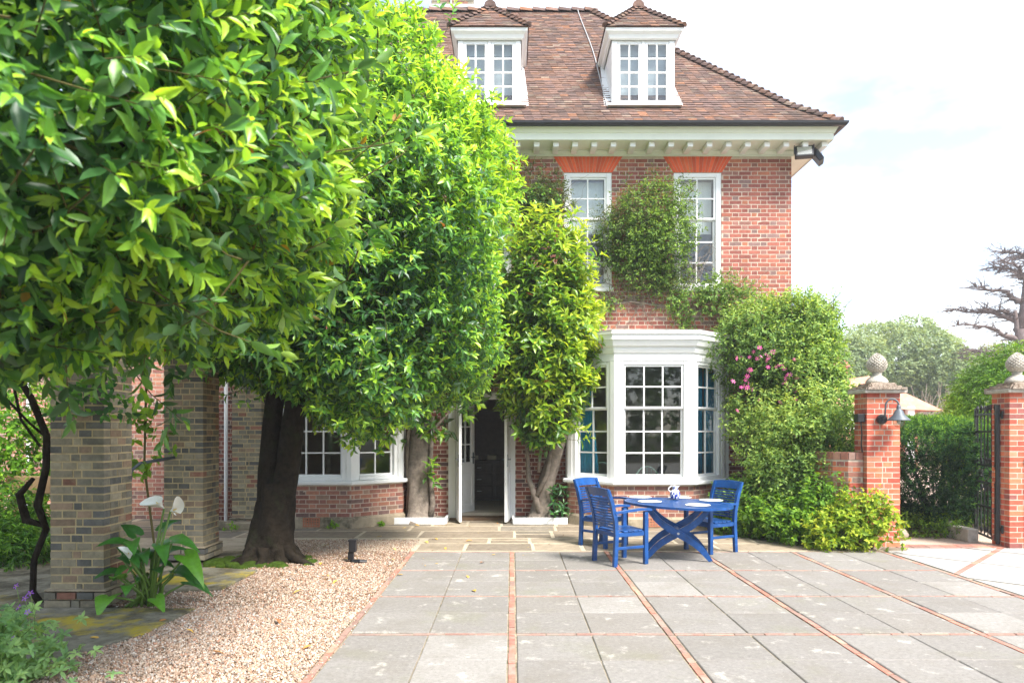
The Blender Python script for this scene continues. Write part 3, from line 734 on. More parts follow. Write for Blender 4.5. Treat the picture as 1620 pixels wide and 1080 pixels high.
# back eave is as deep as the plan; close the top on the ridge line
m.poly(r0 + r1 + apx, [(0, 1, 5, 4), (1, 2, 6, 5), (2, 3, 7, 6), (3, 0, 4, 7), (4, 5, 9, 8), (5, 6, 9), (6, 7, 8, 9), (7, 4, 8), (0, 3, 2, 1)], (.15, .08, .06))
roof = m.build('roof', M['tile'], house)
TP = [((.17, .10, .075), 6), ((.14, .092, .08), 5), ((.18, .11, .088), 5), ((.125, .086, .076), 3), ((.22, .12, .08), 1.5), ((.28, .14, .085), .7), ((.21, .155, .12), 1.8)]
def tcol():
    c = random.choices([p[0] for p in TP], [p[1] for p in TP])[0]; k = random.uniform(.8, 1.2); return tuple(x * k for x in c)
def tile_plane(V, F, C, O, e, g, length, xl, xr, gauge=.092, tw=.160, th=.013, objs=None):
    """rows of overlapping tiles on the plane O + u*e + s*g"""
    O, e, g = np.array(O, float), np.array(e, float), np.array(g, float); nrm = np.cross(e, g)
    s = 0; k = 0
    while s < length - .02:
        x0, x1 = xl(s + gauge / 2), xr(s + gauge / 2); u = x0 - (tw / 2 if k % 2 else 0)
        while u < x1:
            a, b_ = max(u, x0), min(u + tw, x1); u += tw
            if b_ - a < .02: continue
            lift = th + random.uniform(0, .008); j_ = random.uniform(-.006, .006); tl = random.uniform(-.003, .003)
            lo, hi = s + j_, min(s + gauge * 1.25, length + .03)
            p = [O + (a + .0015) * e + lo * g + nrm * (lift + tl), O + (b_ - .0015) * e + lo * g + nrm * (lift - tl), O + (b_ - .0015) * e + hi * g + nrm * .004, O + (a + .0015) * e + hi * g + nrm * .004,
                 O + (a + .0015) * e + lo * g + nrm * (lift + tl - th), O + (b_ - .0015) * e + lo * g + nrm * (lift - tl - th)]
            f = [(0, 1, 2, 3), (4, 5, 1, 0), (4, 0, 3), (5, 2, 1)]
            c = tcol()
            if objs is not None: objs.append((p, f, c))
            else:
                bI = len(V); V += p; F += [[bI + i for i in q_] for q_ in f]; C += [c] * 4
        s += gauge; k += 1
def pydata(name, V, F, C, mt, parent, **kw):
    m = MB(); m.v = [tuple(v) for v in V]; m.f = F; m.c = C; return m.build(name, mt, parent, **kw)
V, F, C, TO = [], [], [], []
for sgn in (0, 1, 2):
    for dlo, dhi, sl_ in ((0, d6, .90), (d6, A_, 1.133)):
        k = math.sqrt(1 + sl_**2); Ls = (dhi - dlo) * k
        if sgn == 0:
            tile_plane(V, F, C, (0, ey + dlo, rz(dlo)), (1, 0, 0), (0, 1 / k, sl_ / k), Ls, lambda s, dlo=dlo, k=k: ex0 + dlo + s / k, lambda s, dlo=dlo, k=k: ex1 - dlo - s / k, objs=TO)
        elif sgn == 1:
            tile_plane(V, F, C, (ex1 - dlo, 0, rz(dlo)), (0, 1, 0), (-1 / k, 0, sl_ / k), Ls, lambda s, dlo=dlo, k=k: ey + dlo + s / k, lambda s, dlo=dlo, k=k: back - dlo - s / k, gauge=.16, tw=.25)
TO.sort(key=lambda t: -(2 if (3.35 < t[0][0][0] < 5.5 and t[0][0][2] < 8.3) or (.65 < t[0][0][0] < 1.6 and t[0][0][2] < 7.9) else 0) + random.random())
for p, f, c in TO[:300]:
    m = MB(); m.poly([tuple(q_) for q_ in p], f, c); m.build('tile', M['tile'], roof)
for p, f, c in TO[300:]:
    bI = len(V); V += p; F += [[bI + i for i in q_] for q_ in f]; C += [c] * 4
# hip bonnets and ridge tiles
def bonnet(V, F, C, p, t, up, w_, l_, h, lift):
    t = Vector(t).normalized(); s_ = t.cross(Vector(up)).normalized(); u_ = s_.cross(t).normalized(); p = Vector(p); bI = len(V)
    for q_, hh, wd in ((0, lift, 1.0), (l_, 0, .75)):
        for a in range(6):
            an = math.pi * a / 5; V.append(p + t * q_ + s_ * (math.cos(an) * w_ * wd) + u_ * (math.sin(an) * h * wd - h * .45 + hh))
    for a in range(5): F.append([bI + a, bI + a + 1, bI + 7 + a, bI + 6 + a])
    F.append([bI + a for a in range(6)]); c = tcol(); C += [c] * 6
for cx_, dxs in ((ex1, -1), (ex0, 1)):
    d = .0
    while d < A_ - .05:
        sl_ = .90 if d < d6 else 1.133
        bonnet(V, F, C, (cx_ + dxs * d, ey + d, rz(d) + .015), (dxs, 1, sl_), (0, 0, 1), .10, .21, .09, .035); d += .10 if d < d6 else .086
x = ex0 + A_ - .1
while x < ex1 - A_ + .05:
    bonnet(V, F, C, (x, ryc, RT + .02), (1, 0, 0), (0, 0, 1), .13, .31, .13, .012); x += .30
pydata('roof_tiling', V, F, C, M['tile'], roof, kind='stuff')
# chimney behind the ridge
E = []; cx0, cx1, cy0, cy1 = -1.98, -.96, 17.0, 17.6
for P4 in ([(cx0, cy0), (cx1, cy0)], [(cx1, cy0), (cx1, cy1)], [(cx1, cy1), (cx0, cy1)], [(cx0, cy1), (cx0, cy0)]):
    brick_run(E, P4[0], P4[1], 10.3, 13.4, lambda z: pal('pergola') if random.random() < .7 else pal('edge'))
    brick_run(E, *[(p[0], p[1]) for p in offset_path([P4[0], P4[1]], .03)], 12.9, 13.2, lambda z: pal('edge'))
m = MB(); m.box(cx0 + .005, cx1 - .005, cy0 + .005, cy1 - .005, 10.3, 13.4); chim = m.build('chimney', M['mortar_old'], roof)
add('chimney_brickwork', boxes_mesh('chimney_brickwork', E, M['brick_old'], off=woff(roof)), roof, kind='stuff')
m = MB(); m.box(cx0 - .04, cx1 + .04, cy0 - .05, cy0 + .0, 12.02, 12.10); m.tube([(-1.5, cy0 - .04, 10.9), (-1.5, cy0 - .04, 13.6)], .02, 6); m.build('chimney_strap', M['lead'], roof)

# ---- dormers
for dc in (AX - 2.86, AX + .03, AX + 2.88):
    x0, x1, dy_, z0, ze = dc - .58, dc + .58, 12.80, 7.66, 9.00
    yb = 14.6
    m = MB(); m.box(x0 + .04, x1 - .04, dy_ + .10, yb, ze - .03, ze); dorm = m.build('dormer', M['white'], house)
    for xa, sg in ((x0, 1), (x1, -1)):
        m = MB(); m.box(min(xa, xa + sg * .04), max(xa, xa + sg * .04), dy_ + .10, yb, 7.6, ze); m.build('cheek', M['white'], dorm)
    m = MB(); m.fr = (x0, dy_, z0, 0); Wd, Hd = x1 - x0, ze - z0
    m.box(0, .10, -.1, 0, 0, Hd, ch=.004); m.box(Wd - .10, Wd, -.1, 0, 0, Hd, ch=.004); m.box(.1, Wd - .1, -.1, -.001, Hd - .15, Hd); m.box(.1, Wd - .1, -.1, .02, 0, .05); m.box(-.02, Wd + .02, 0.001, .045, -.045, 0, ch=.004); m.box(Wd / 2 - .03, Wd / 2 + .03, -.09, -.004, .05, Hd - .15)
    m.build('window_frame', M['white'], dorm)
    for ua, ub in ((.10, Wd / 2 - .03), (Wd / 2 + .03, Wd - .10)):
        m = MB(); m.fr = (x0, dy_, z0, 0); g = bars(m, ua + .004, ub - .004, -.012, .052, Hd - .152, 2, 4, .05, bar=.026); m.build('casement', M['white'], dorm)
        for u, z, gw, gh in g: pane(dorm, (x0, dy_, z0, 0), u, -.03, z, gw + .004, gh + .004, 'glass_up')
    m = MB(); m.box(x0 + .1, x1 - .1, dy_ + .2, dy_ + .215, z0 + 1.02, ze - .1); m.box(x0 + .1, x1 - .1, dy_ + .25, dy_ + .26, z0 + .05, ze - .1); m.build('window_blind', M['net'], dorm)
    m = MB(); m.box(x0 + .045, x1 - .045, dy_ + 1.0, dy_ + 1.02, z0, ze); m.build('room_wall', M['inside_pale'], dorm)
    o_ = .13; er = [(x0 - .02, yb), (x0 - .02, dy_ - .02), (x1 + .02, dy_ - .02), (x1 + .02, yb)]
    m = MB(); m.sweep(er, [(0, ze - .14), (.03, ze - .12), (.05, ze - .06), (.10, ze - .02), (.11, ze + .03), (0, ze + .035)]); m.build('dormer_cornice', M['white'], dorm)
    # flashing where cheeks meet the roof
    m = MB()
    for sg, xa in ((-1, x0), (1, x1)):
        m.poly([(xa + sg * .004, dy_ - .04, z0 - .02), (xa + sg * .15, dy_ - .04, z0 - .02), (xa + sg * .05, 14.3, rz(14.3 - ey) + .04), (xa + sg * .004, 14.3, rz(14.3 - ey) + .04)], [(0, 1, 2, 3) if sg < 0 else (3, 2, 1, 0)])
        m.poly([(xa + sg * .003, dy_, z0), (xa + sg * .003, 14.3, rz(14.3 - ey)), (xa + sg * .003, 14.3, rz(14.3 - ey) + .12), (xa + sg * .003, dy_, z0 + .35)], [(0, 1, 2, 3)])
    m.box(x0 - .10, x1 + .10, dy_ - .20, dy_ - .001, z0 - .075, z0 - .05); m.build('flashing', M['white'], dorm)
    hx, rise = .58 + .02 + .12, .78
    ox0, ox1, oy = dc - hx, dc + hx, dy_ - .15; zt = ze + .04
    m = MB(); ap = (dc, oy + hx, zt + rise); bk = (dc, oy + 3, zt + rise)
    m.poly([(ox0, oy, zt), (ox1, oy, zt), (ox1, oy + 3, zt), (ox0, oy + 3, zt), ap, bk], [(0, 1, 4), (1, 2, 5, 4), (3, 0, 4, 5), (0, 3, 2, 1)], (.15, .08, .06)); m.build('dormer_roof', M['tile'], dorm)
    V, F, C = [], [], []; sl_ = rise / hx; k = math.sqrt(1 + sl_**2)
    tile_plane(V, F, C, (0, oy, zt), (1, 0, 0), (0, 1 / k, sl_ / k), hx * k, lambda s: ox0 + s / k, lambda s: ox1 - s / k)
    tile_plane(V, F, C, (ox1, 0, zt), (0, 1, 0), (-1 / k, 0, sl_ / k), hx * k, lambda s: oy + s / k, lambda s: oy + 2.9)
    tile_plane(V, F, C, (ox0, 0, zt), (0, -1, 0), (1 / k, 0, sl_ / k), hx * k, lambda s: -(oy + 2.9), lambda s: -(oy + s / k))
    for cx_, dxs in ((ox1, -1), (ox0, 1)):
        d = 0
        while d < hx - .03: bonnet(V, F, C, (cx_ + dxs * d, oy + d, zt + d * sl_ + .012), (dxs, 1, sl_), (0, 0, 1), .075, .15, .06, .03); d += .075
    bonnet(V, F, C, (dc, oy + hx - .1, zt + rise + .03), (0, 1, 0), (0, 0, 1), .12, .28, .13, .0)
    bonnet(V, F, C, (dc, oy + hx + .15, zt + rise + .01), (0, 1, 0), (0, 0, 1), .12, .6, .13, .0)
    pydata('dormer_tiling', V, F, C, M['tile'], dorm, kind='stuff')

# ---- garden wall running on behind the piers
gw = thing('garden_wall', 'long red brick wall running on behind the brick piers', 'wall', (-9, 12.9, 0))
m = MB(); m.box(-15, HX0 - .01, 12.8975, 13.2, 0, 3.3); m.build('mortar_core', M['mortar'], gw)
E = []; brick_run(E, (-15, 12.9), (HX0 - .02, 12.9), 0, 3.3, lambda z: tuple(x * 1.15 for x in pal('bay')), j=.014)
emit(E, gw, M['brick'], 120, score=lambda e: -abs(e[0] + 6.8) - abs(e[2] - 1) * .5)
m = MB(); m.box(-15, HX0 - .01, 12.86, 13.25, 3.3, 3.38, ch=.01); m.build('coping', M['stone'], gw)
for xp, zp in ((-5.22, 3.0), (-8.95, 3.2)):
    m = MB(); m.tube([(xp, 12.62 if xp > -6 else 12.8, .0), (xp, 12.62 if xp > -6 else 12.8, zp)], .035, 8); m.build('drainpipe', M['white'], house if xp > -6 else gw)
m = MB(); m.tube([(-5.45, 12.7, 2.6), (-5.42, 12.68, 1.6), (-5.45, 12.66, .9), (-5.55, 12.66, .62), (-5.75, 12.68, .55)], .02, 6); tag(m.build('garden_hose', M['black']), 'black hose hanging down the pink brick wall', 'hose')
for i, cl_ in enumerate(('shortest bamboo cane leaning on the pink brick wall', 'middle bamboo cane of three leaning on the pink brick wall', 'longest bamboo cane leaning on the pink brick wall')):
    m = MB(); m.tube([(-5.6 + .06 * i, 12.3, 0), (-5.35 + .05 * i, 12.68, .62 + .05 * i)], .014, 6); tag(m.build('bamboo_cane', M['timber']), cl_, 'cane', 'canes leaning on the pink brick wall')

# ------------------------------------------------------------------ brick piers of the pergola
def pillar_bricks(x0, x1, y0, y1, z0, z1, palf, course=.0755, D=.1025, j=.015, wob=.0015):
    vis_, hid = [], []; k = 0; z = z0
    while z + course * .5 < z1:
        zc = z + course / 2; h = course - j
        def run(a, b_, n_):
            cut = sorted([0, 1] + [(q + random.uniform(-.06, .06)) for q in n_]); return [(a + (b_ - a) * p + (0 if p == 0 and a in (x0, y0) else j / 2), a + (b_ - a) * q - (0 if q == 1 and b_ in (x1, y1) else j / 2)) for p, q in zip(cut, cut[1:])]
        if k % 2 == 0: fx = run(x0, x1, [.42, .62]); sy = run(y0 + D, y1 - D, [.5])
        else: fx = [(x0, x0 + D)] + run(x0 + D + j / 2, x1 - D - j / 2, [.5]) + [(x1 - D, x1)]; sy = run(y0 + D, y1, [.55])
        wv = lambda: random.uniform(-wob, wob)
        for a, b_ in fx:
            vis_.append(((a + b_) / 2, y0 + D / 2 + wv(), zc, b_ - a, D, h, 0, palf()))
            hid.append(((a + b_) / 2, y1 - D / 2 + wv(), zc, b_ - a, D, h, 0, palf()))
        for a, b_ in sy:
            vis_.append((x1 - D / 2 + wv(), (a + b_) / 2, zc, D, b_ - a, h, 0, palf()))
            hid.append((x0 + D / 2 + wv(), (a + b_) / 2, zc, D, b_ - a, h, 0, palf()))
        z += course; k += 1
    return vis_, hid
for (x0, y0, lab) in ((-4.32, 6.47, 'weathered tan brick pier with the arum lily growing at its foot'), (-4.44, 8.82, 'weathered tan brick pier standing just behind the arum lily'), (-4.76, 11.75, 'weathered tan brick pier partly hidden behind the forked trunk')):
    p = thing('brick_pier', lab, 'pier', (x0 + .25, y0 + .24, 0), group='brick piers of the pergola')
    m = MB(); m.box(x0 + .0035, x0 + .50 - .0035, y0 + .0035, y0 + .48 - .0035, 0, 2.72); m.build('mortar_core', M['mortar_old'], p)
    v_, h_ = pillar_bricks(x0, x0 + .50, y0, y0 + .48, .15, 2.72, lambda: pal('pergola'), wob=.002)
    emit(v_, p, M['brick_old'], 300)
    pv, ph = pillar_bricks(x0 - .035, x0 + .535, y0 - .035, y0 + .515, 0, .15, lambda: pal('pergola'), course=.075, wob=.002)
    emit(pv, p, M['brick_old'], 60)
    add('brickwork', boxes_mesh('brickwork', h_ + ph, M['brick_old'], off=woff(p)), p, kind='stuff')
    m = MB(); m.box(x0 - .04, x0 + .54, y0 - .04, y0 + .52, .150, .172, ch=.008); m.build('stone_ledge', M['plinth'], p)
    m = MB(); m.box(x0 - .06, x0 + .56, y0 - .06, y0 + .54, 2.72, 2.80, ch=.01); m.build('cap', M['stone'], p)
m = MB()
m.box(-4.30, -4.14, 6.3, 12.6, 2.80, 2.98, ch=.01); tag(m.build('pergola_beam', M['timber']), 'weathered timber beam laid along the tops of the brick piers', 'beam')
m = MB(); m.box(-4.95, -4.0, 11.5, 11.75, 0, .12, ch=.01); tag(m.build('stone_step', M['plinth']), 'low dark stone step at the foot of the pier behind the trunk', 'step')

# ------------------------------------------------------------------ gate piers
def gate_pier(name, lab, x0, y0, extra_name=None):
    w_ = .47; d_ = .36; p = thing('gate_pier', lab, 'gate pier', (x0 + w_ / 2, y0 + d_ / 2, 0), group='brick gate piers')
    m = MB(); m.box(x0 + .003, x0 + w_ - .003, y0 + .003, y0 + d_ - .003, 0, 2.18); m.build('mortar_core', M['mortar'], p)
    v_, h_ = pillar_bricks(x0, x0 + w_, y0, y0 + d_, 0, 2.18, lambda: pal('gate'))
    # the side faces seen from the terrace are the front and the inner flank (x = x0)
    front = [e for e in v_ if e[1] < y0 + .06]; flank = [e for e in h_ if e[0] < x0 + .06 and e[1] < y0 + d_ - .1]
    emit(front + flank, p, M['brick'], 300)
    rest = [e for e in v_ if e not in front] + [e for e in h_ if e not in flank]
    add('brickwork', boxes_mesh('brickwork', rest, M['brick'], off=woff(p)), p, kind='stuff')
    cx, cy = x0 + w_ / 2, y0 + d_ / 2
    m = MB(); m.box(cx - .30, cx + .30, cy - .26, cy + .26, 2.18, 2.235, ch=.01); m.build('cap', M['stone'], p)
    m = MB()
    for rr in range(3):
        s_ = .27 - rr * .05; zz = 2.236 + rr * .028
        n = 7
        for i in range(n):
            for sd_ in range(4):
                u = -s_ + 2 * s_ * (i + .5) / n; a = [(u, -s_ + .05), (s_ - .05, u), (u, s_ - .05), (-s_ + .05, u)][sd_]
                hw_, hd_ = (s_ / n * .95, .07) if sd_ % 2 == 0 else (.07, s_ / n * .95)
                jz = random.uniform(-.004, .006); m.box(cx + a[0] - hw_, cx + a[0] + hw_, cy + a[1] - hd_, cy + a[1] + hd_, zz - .006, zz + .022 + jz)
    m.box(cx - .17, cx + .17, cy - .17, cy + .17, 2.30, 2.33); m.build('cap_tiling', M['coping'], p, kind='stuff')
    m = MB(); m.lathe([(.15, 2.325), (.15, 2.36), (.12, 2.40), (.075, 2.435), (.055, 2.455), (.07, 2.475), (.06, 2.485)], 20, (cx, cy, 0)); fin = m.build('finial', M['stone'], p, smooth=True)
    prof = []; nr = 14
    for i in range(nr + 1):
        t = i / nr; r_ = .132 * math.sin(math.pi * (.06 + .94 * t) ** .85) ** .75 if t < 1 else .005
        prof.append((max(r_, .008), 2.48 + .29 * t))
    m = MB(); b0 = len(m.v); ns = 14
    for i, (r_, z) in enumerate(prof):
        for k in range(ns * 2):
            a = math.pi * k / ns; bump = .012 if (k + i) % 2 == 0 and 0 < i < nr else -.004
            m.v.append((cx + (r_ + bump) * math.cos(a), cy + (r_ + bump) * math.sin(a), z))
    for i in range(nr):
        for k in range(2 * ns):
            q_ = [i * 2 * ns + k, i * 2 * ns + (k + 1) % (2 * ns), (i + 1) * 2 * ns + (k + 1) % (2 * ns), (i + 1) * 2 * ns + k]
            if (k + i) % 2 == 0: m.f += [[q_[0], q_[1], q_[3]], [q_[1], q_[2], q_[3]]]
            else: m.f += [[q_[0], q_[1], q_[2]], [q_[0], q_[2], q_[3]]]
            m.c += [(.5, .5, .5)] * 2
    m.build('pineapple', M['stone'], fin)
    return p
gp1 = gate_pier('gate_pier', 'red brick gate pier carrying the black wall lamp, pineapple finial on top', 5.03, 9.80)
gp2 = gate_pier('gate_pier', 'red brick gate pier that the open iron gate hangs from', 6.98, 9.70)
# low curved wall joining the pier to the house corner
lw = thing('low_wall', 'low curved brick wall joining the lamp pier beside the shrubs', 'wall', (4.8, 10.1, 0))
arc = [(4.62, 12.6), (4.59, 11.4), (4.59, 10.75), (4.62, 10.38), (4.70, 10.12), (4.84, 9.95), (5.025, 9.90)]
E = []; core = MB(); core.sweep(arc, [(.002, 0), (.002, 1.23), (-.21, 1.23), (-.21, 0)])
core.build('mortar_core', M['mortar'], lw)
for k in range(len(arc) - 1): brick_run(E, arc[k], arc[k + 1], 0, 1.22, lambda z: pal('gate') if random.random() < .5 else pal('edge'), phase=k, j=.014)
E2 = []
for k in range(1, len(arc) - 1):
    (xa, ya), (xb, yb) = arc[k], arc[k + 1]; l_ = math.hypot(xb - xa, yb - ya); a = math.atan2(yb - ya, xb - xa); n_ = max(2, int(l_ / .078)); nx, ny = math.sin(a), -math.cos(a)
    for q in range(n_):
        t = (q + .5) / n_; E2.append((xa + (xb - xa) * t - nx * .105, ya + (yb - ya) * t - ny * .105, 1.285, l_ / n_ - .009, .225, .105, a, pal('edge')))
emit(E + E2, lw, M['brick'], 300, score=lambda e: -e[1])

# iron gate leaf, swung open
hgx, hgy, fgx, fgy = 6.945, 9.88, 7.26, 10.83
ga = math.atan2(fgy - hgy, fgx - hgx); gl_ = math.hypot(fgx - hgx, fgy - hgy)
gate = thing('iron_gate', 'black wrought iron gate leaf standing open against the conifer', 'gate', (hgx, hgy, 0), ga)
def gb(name, *bx, **kw):
    m = MB()
    for q in bx: m.box(*q)
    return m.build(name, M['iron'], gate, **kw)
gb('hinge_stile', (0, .045, -.022, .022, .03, 2.02)); gb('latch_stile', (gl_ - .035, gl_, -.018, .018, .03, 2.0)); gb('lock_box', (gl_ - .12, gl_ - .005, -.03, .03, .95, 1.2))
for z in (.06, .50, .86, 1.12, 1.62, 1.88): gb('rail', (.045, gl_ - .035, -.011, .011, z, z + .028))
nb = 6
for i in range(nb):
    x = .045 + (gl_ - .08) * (i + .5) / nb
    for z0, z1 in ((.088, .86), (1.148, 1.96)):
        m = MB(); m.tube([(x, 0, z0), (x, 0, z1)], .0095, 6); m.tube([(x, 0, z1 - .02), (x, 0, z1 + .03), (x, 0, z1 + .08)] if z0 > 1 else [(x, 0, z0 + .36), (x, 0, z0 + .38)], [.012, .022, .003] if z0 > 1 else [.02, .02], 6); m.build('bar', M['iron'], gate)
def scroll(cx, cz, r, turns=1.6, sg=1, a0=0):
    m = MB(); pts = []
    for i in range(26):
        t = i / 25; an = a0 + sg * turns * 2 * math.pi * t; rr = r * (1 - .78 * t); pts.append((cx + rr * math.cos(an), 0, cz + rr * math.sin(an)))
    m.tube(pts, .009, 5); m.build('scroll', M['iron'], gate)
for i in range(5):
    x = .12 + (gl_ - .2) * i / 4
    scroll(x, 1.98, .055, sg=1 if i % 2 else -1); scroll(x, 1.20, .055, sg=-1 if i % 2 else 1, a0=1); scroll(x, .79, .055, sg=1 if i % 2 else -1); scroll(x, .16, .05, sg=-1 if i % 2 else 1)
for i in range(2):
    x0 = .09 + (gl_ - .16) * i / 2; x1 = x0 + (gl_ - .16) / 2
    m = MB(); m.tube([(x0, 0, .89), (x1, 0, 1.12)], .008, 5); m.tube([(x1, .002, .89), (x0, .002, 1.12)], .008, 5); m.build('cross_brace', M['iron'], gate); scroll((x0 + x1) / 2, 1.0, .07)
for z in (.22, 1.85): gb('hinge', (-.06, .03, -.03, -.022, z, z + .05), (-.07, -.01, -.045, -.03, z - .03, z + .08))
m = MB(); m.box(6.86, 7.02, 10.4, 10.9, -.03, .17, ch=.01); m.box(6.86, 6.94, 10.9, 10.98, 0, .34); tag(m.build('gate_stop', M['stone']), 'small stone and brick gate stop under the open iron gate', 'gate stop')

# lamp on the gate pier
lamp = thing('wall_lamp', 'grey metal swan-neck lamp with cone shade on the brick pier', 'lamp', (5.24, 9.80, 1.83))
m = MB(); m.lathe([(.06, 0), (.07, .02), (.07, .06), (.05, .08)], 14); me = m.mesh('wall_plate', M['black']); add('wall_plate', me, lamp, loc=(-.02, 0, -.02), rot=(R(90), 0, 0))
m = MB(); pts = [(5.22, 9.74, 1.80), (5.22, 9.68, 1.84), (5.22, 9.66, 2.0)] + [(5.22 + .075 * (1 - math.cos(t)), 9.66 - .03 * (1 - math.cos(t)), 2.0 + .09 * math.sin(t)) for t in np.linspace(.3, math.pi, 9)]
m.tube(pts, .0125, 8); m.build('arm', M['grey_metal'], lamp, smooth=True)
lx, ly = pts[-1][0], pts[-1][1]
m = MB(); m.lathe([(.022, 2.01), (.03, 1.97), (.03, 1.945), (.05, 1.93), (.075, 1.87), (.145, 1.80), (.15, 1.79), (.14, 1.795), (.07, 1.865), (.02, 1.92)], 24, (lx, ly, 0)); m.build('lamp_shade', M['grey_metal'], lamp, smooth=True)
m = MB(); m.lathe([(.03, 1.86), (.06, 1.83), (.078, 1.78), (.07, 1.73), (.04, 1.695), (.005, 1.685)], 16, (lx, ly, 0)); m.build('globe', M['lampglass'], lamp, smooth=True)
m = MB(); m.lathe([(.012, 1.85), (.028, 1.80), (.026, 1.76), (.005, 1.735)], 10, (lx, ly, 0)); m.build('bulb', M['china'], lamp, smooth=True)
jb = thing('junction_box', 'small black electrical box with cable on the flank of the lamp pier', 'junction box', (5.0, 9.9, 1.8))
m = MB(); m.box(4.915, 5.022, 9.83, 9.95, 1.77, 1.89, ch=.008); m.build('box', M['black'], jb)
m = MB(); m.tube([(4.97, 9.85, 1.77), (4.985, 9.85, 1.6), (4.98, 9.86, 1.45), (5.0, 9.87, 1.34)], .009, 6); m.build('cable', M['black'], jb)
m = MB(); m.tube([(7.28, 9.66, 1.33), (7.24, 9.66, 1.33), (7.22, 9.66, 1.28), (7.22, 9.66, .1)], .008, 6); m.box(7.19, 7.24, 9.66, 9.70, 1.22, 1.27); tag(m.build('drop_bolt', M['iron']), 'thin iron drop bolt fixed to the gate-hung brick pier', 'bolt')

# flood lights under the eaves
for i, (p, rz_, lab) in enumerate((((5.22, 12.36, 6.62), R(-12), 'black floodlight under the cornice facing the terrace'), ((5.55, 12.55, 6.60), R(48), 'black floodlight at the house corner turned away to the side'))):
    f = thing('floodlight', lab, 'floodlight', p, rz_, 'floodlights at the house corner')
    m = MB(); m.box(-.155, .155, -.05, .05, -.115, .115, ch=.012); o = m.build('housing', M['black'], f); o.rotation_euler = (R(-18) if i == 0 else R(-35), 0, 0 if i == 0 else R(20))
    m = MB(); m.box(-.13, .13, -.056, -.051, -.09, .09); g_ = m.build('lens', M['lead'] if i else M['lampglass'], o)
    m = MB(); m.box(-.12, .12, -.0505, -.048, -.08, .08); m.build('reflector', M['blind'], o)
    m = MB(); m.box(-.03, .03, .0, .28, .09, .13); m.box(-.17, -.158, -.02, .03, -.02, .13); m.box(.158, .17, -.02, .03, -.02, .13); m.build('bracket', M['black'], f)
m = MB(); pp = [(1.52, ryc - .1, RT - .02)] + [(1.52 + .30 * t + .12 * math.sin(t * 5) * t + (.25 * max(0, t - .6)), ey + A_ * (1 - t) + .0, rz(A_ * (1 - t)) + .05) for t in np.linspace(.05, .86, 12)]
m.tube(pp, .009, 5); tag(m.build('roof_cable', M['lead']), 'thin pale cable running down the tiled roof between the dormers', 'cable')
m = MB(); m.tube([(-.92, 16.6, 11.2), (-.88, 16.6, 13.3)], .012, 5); tag(m.build('aerial_pole', M['lead']), 'thin aerial pole rising behind the ridge beside the chimney', 'aerial')
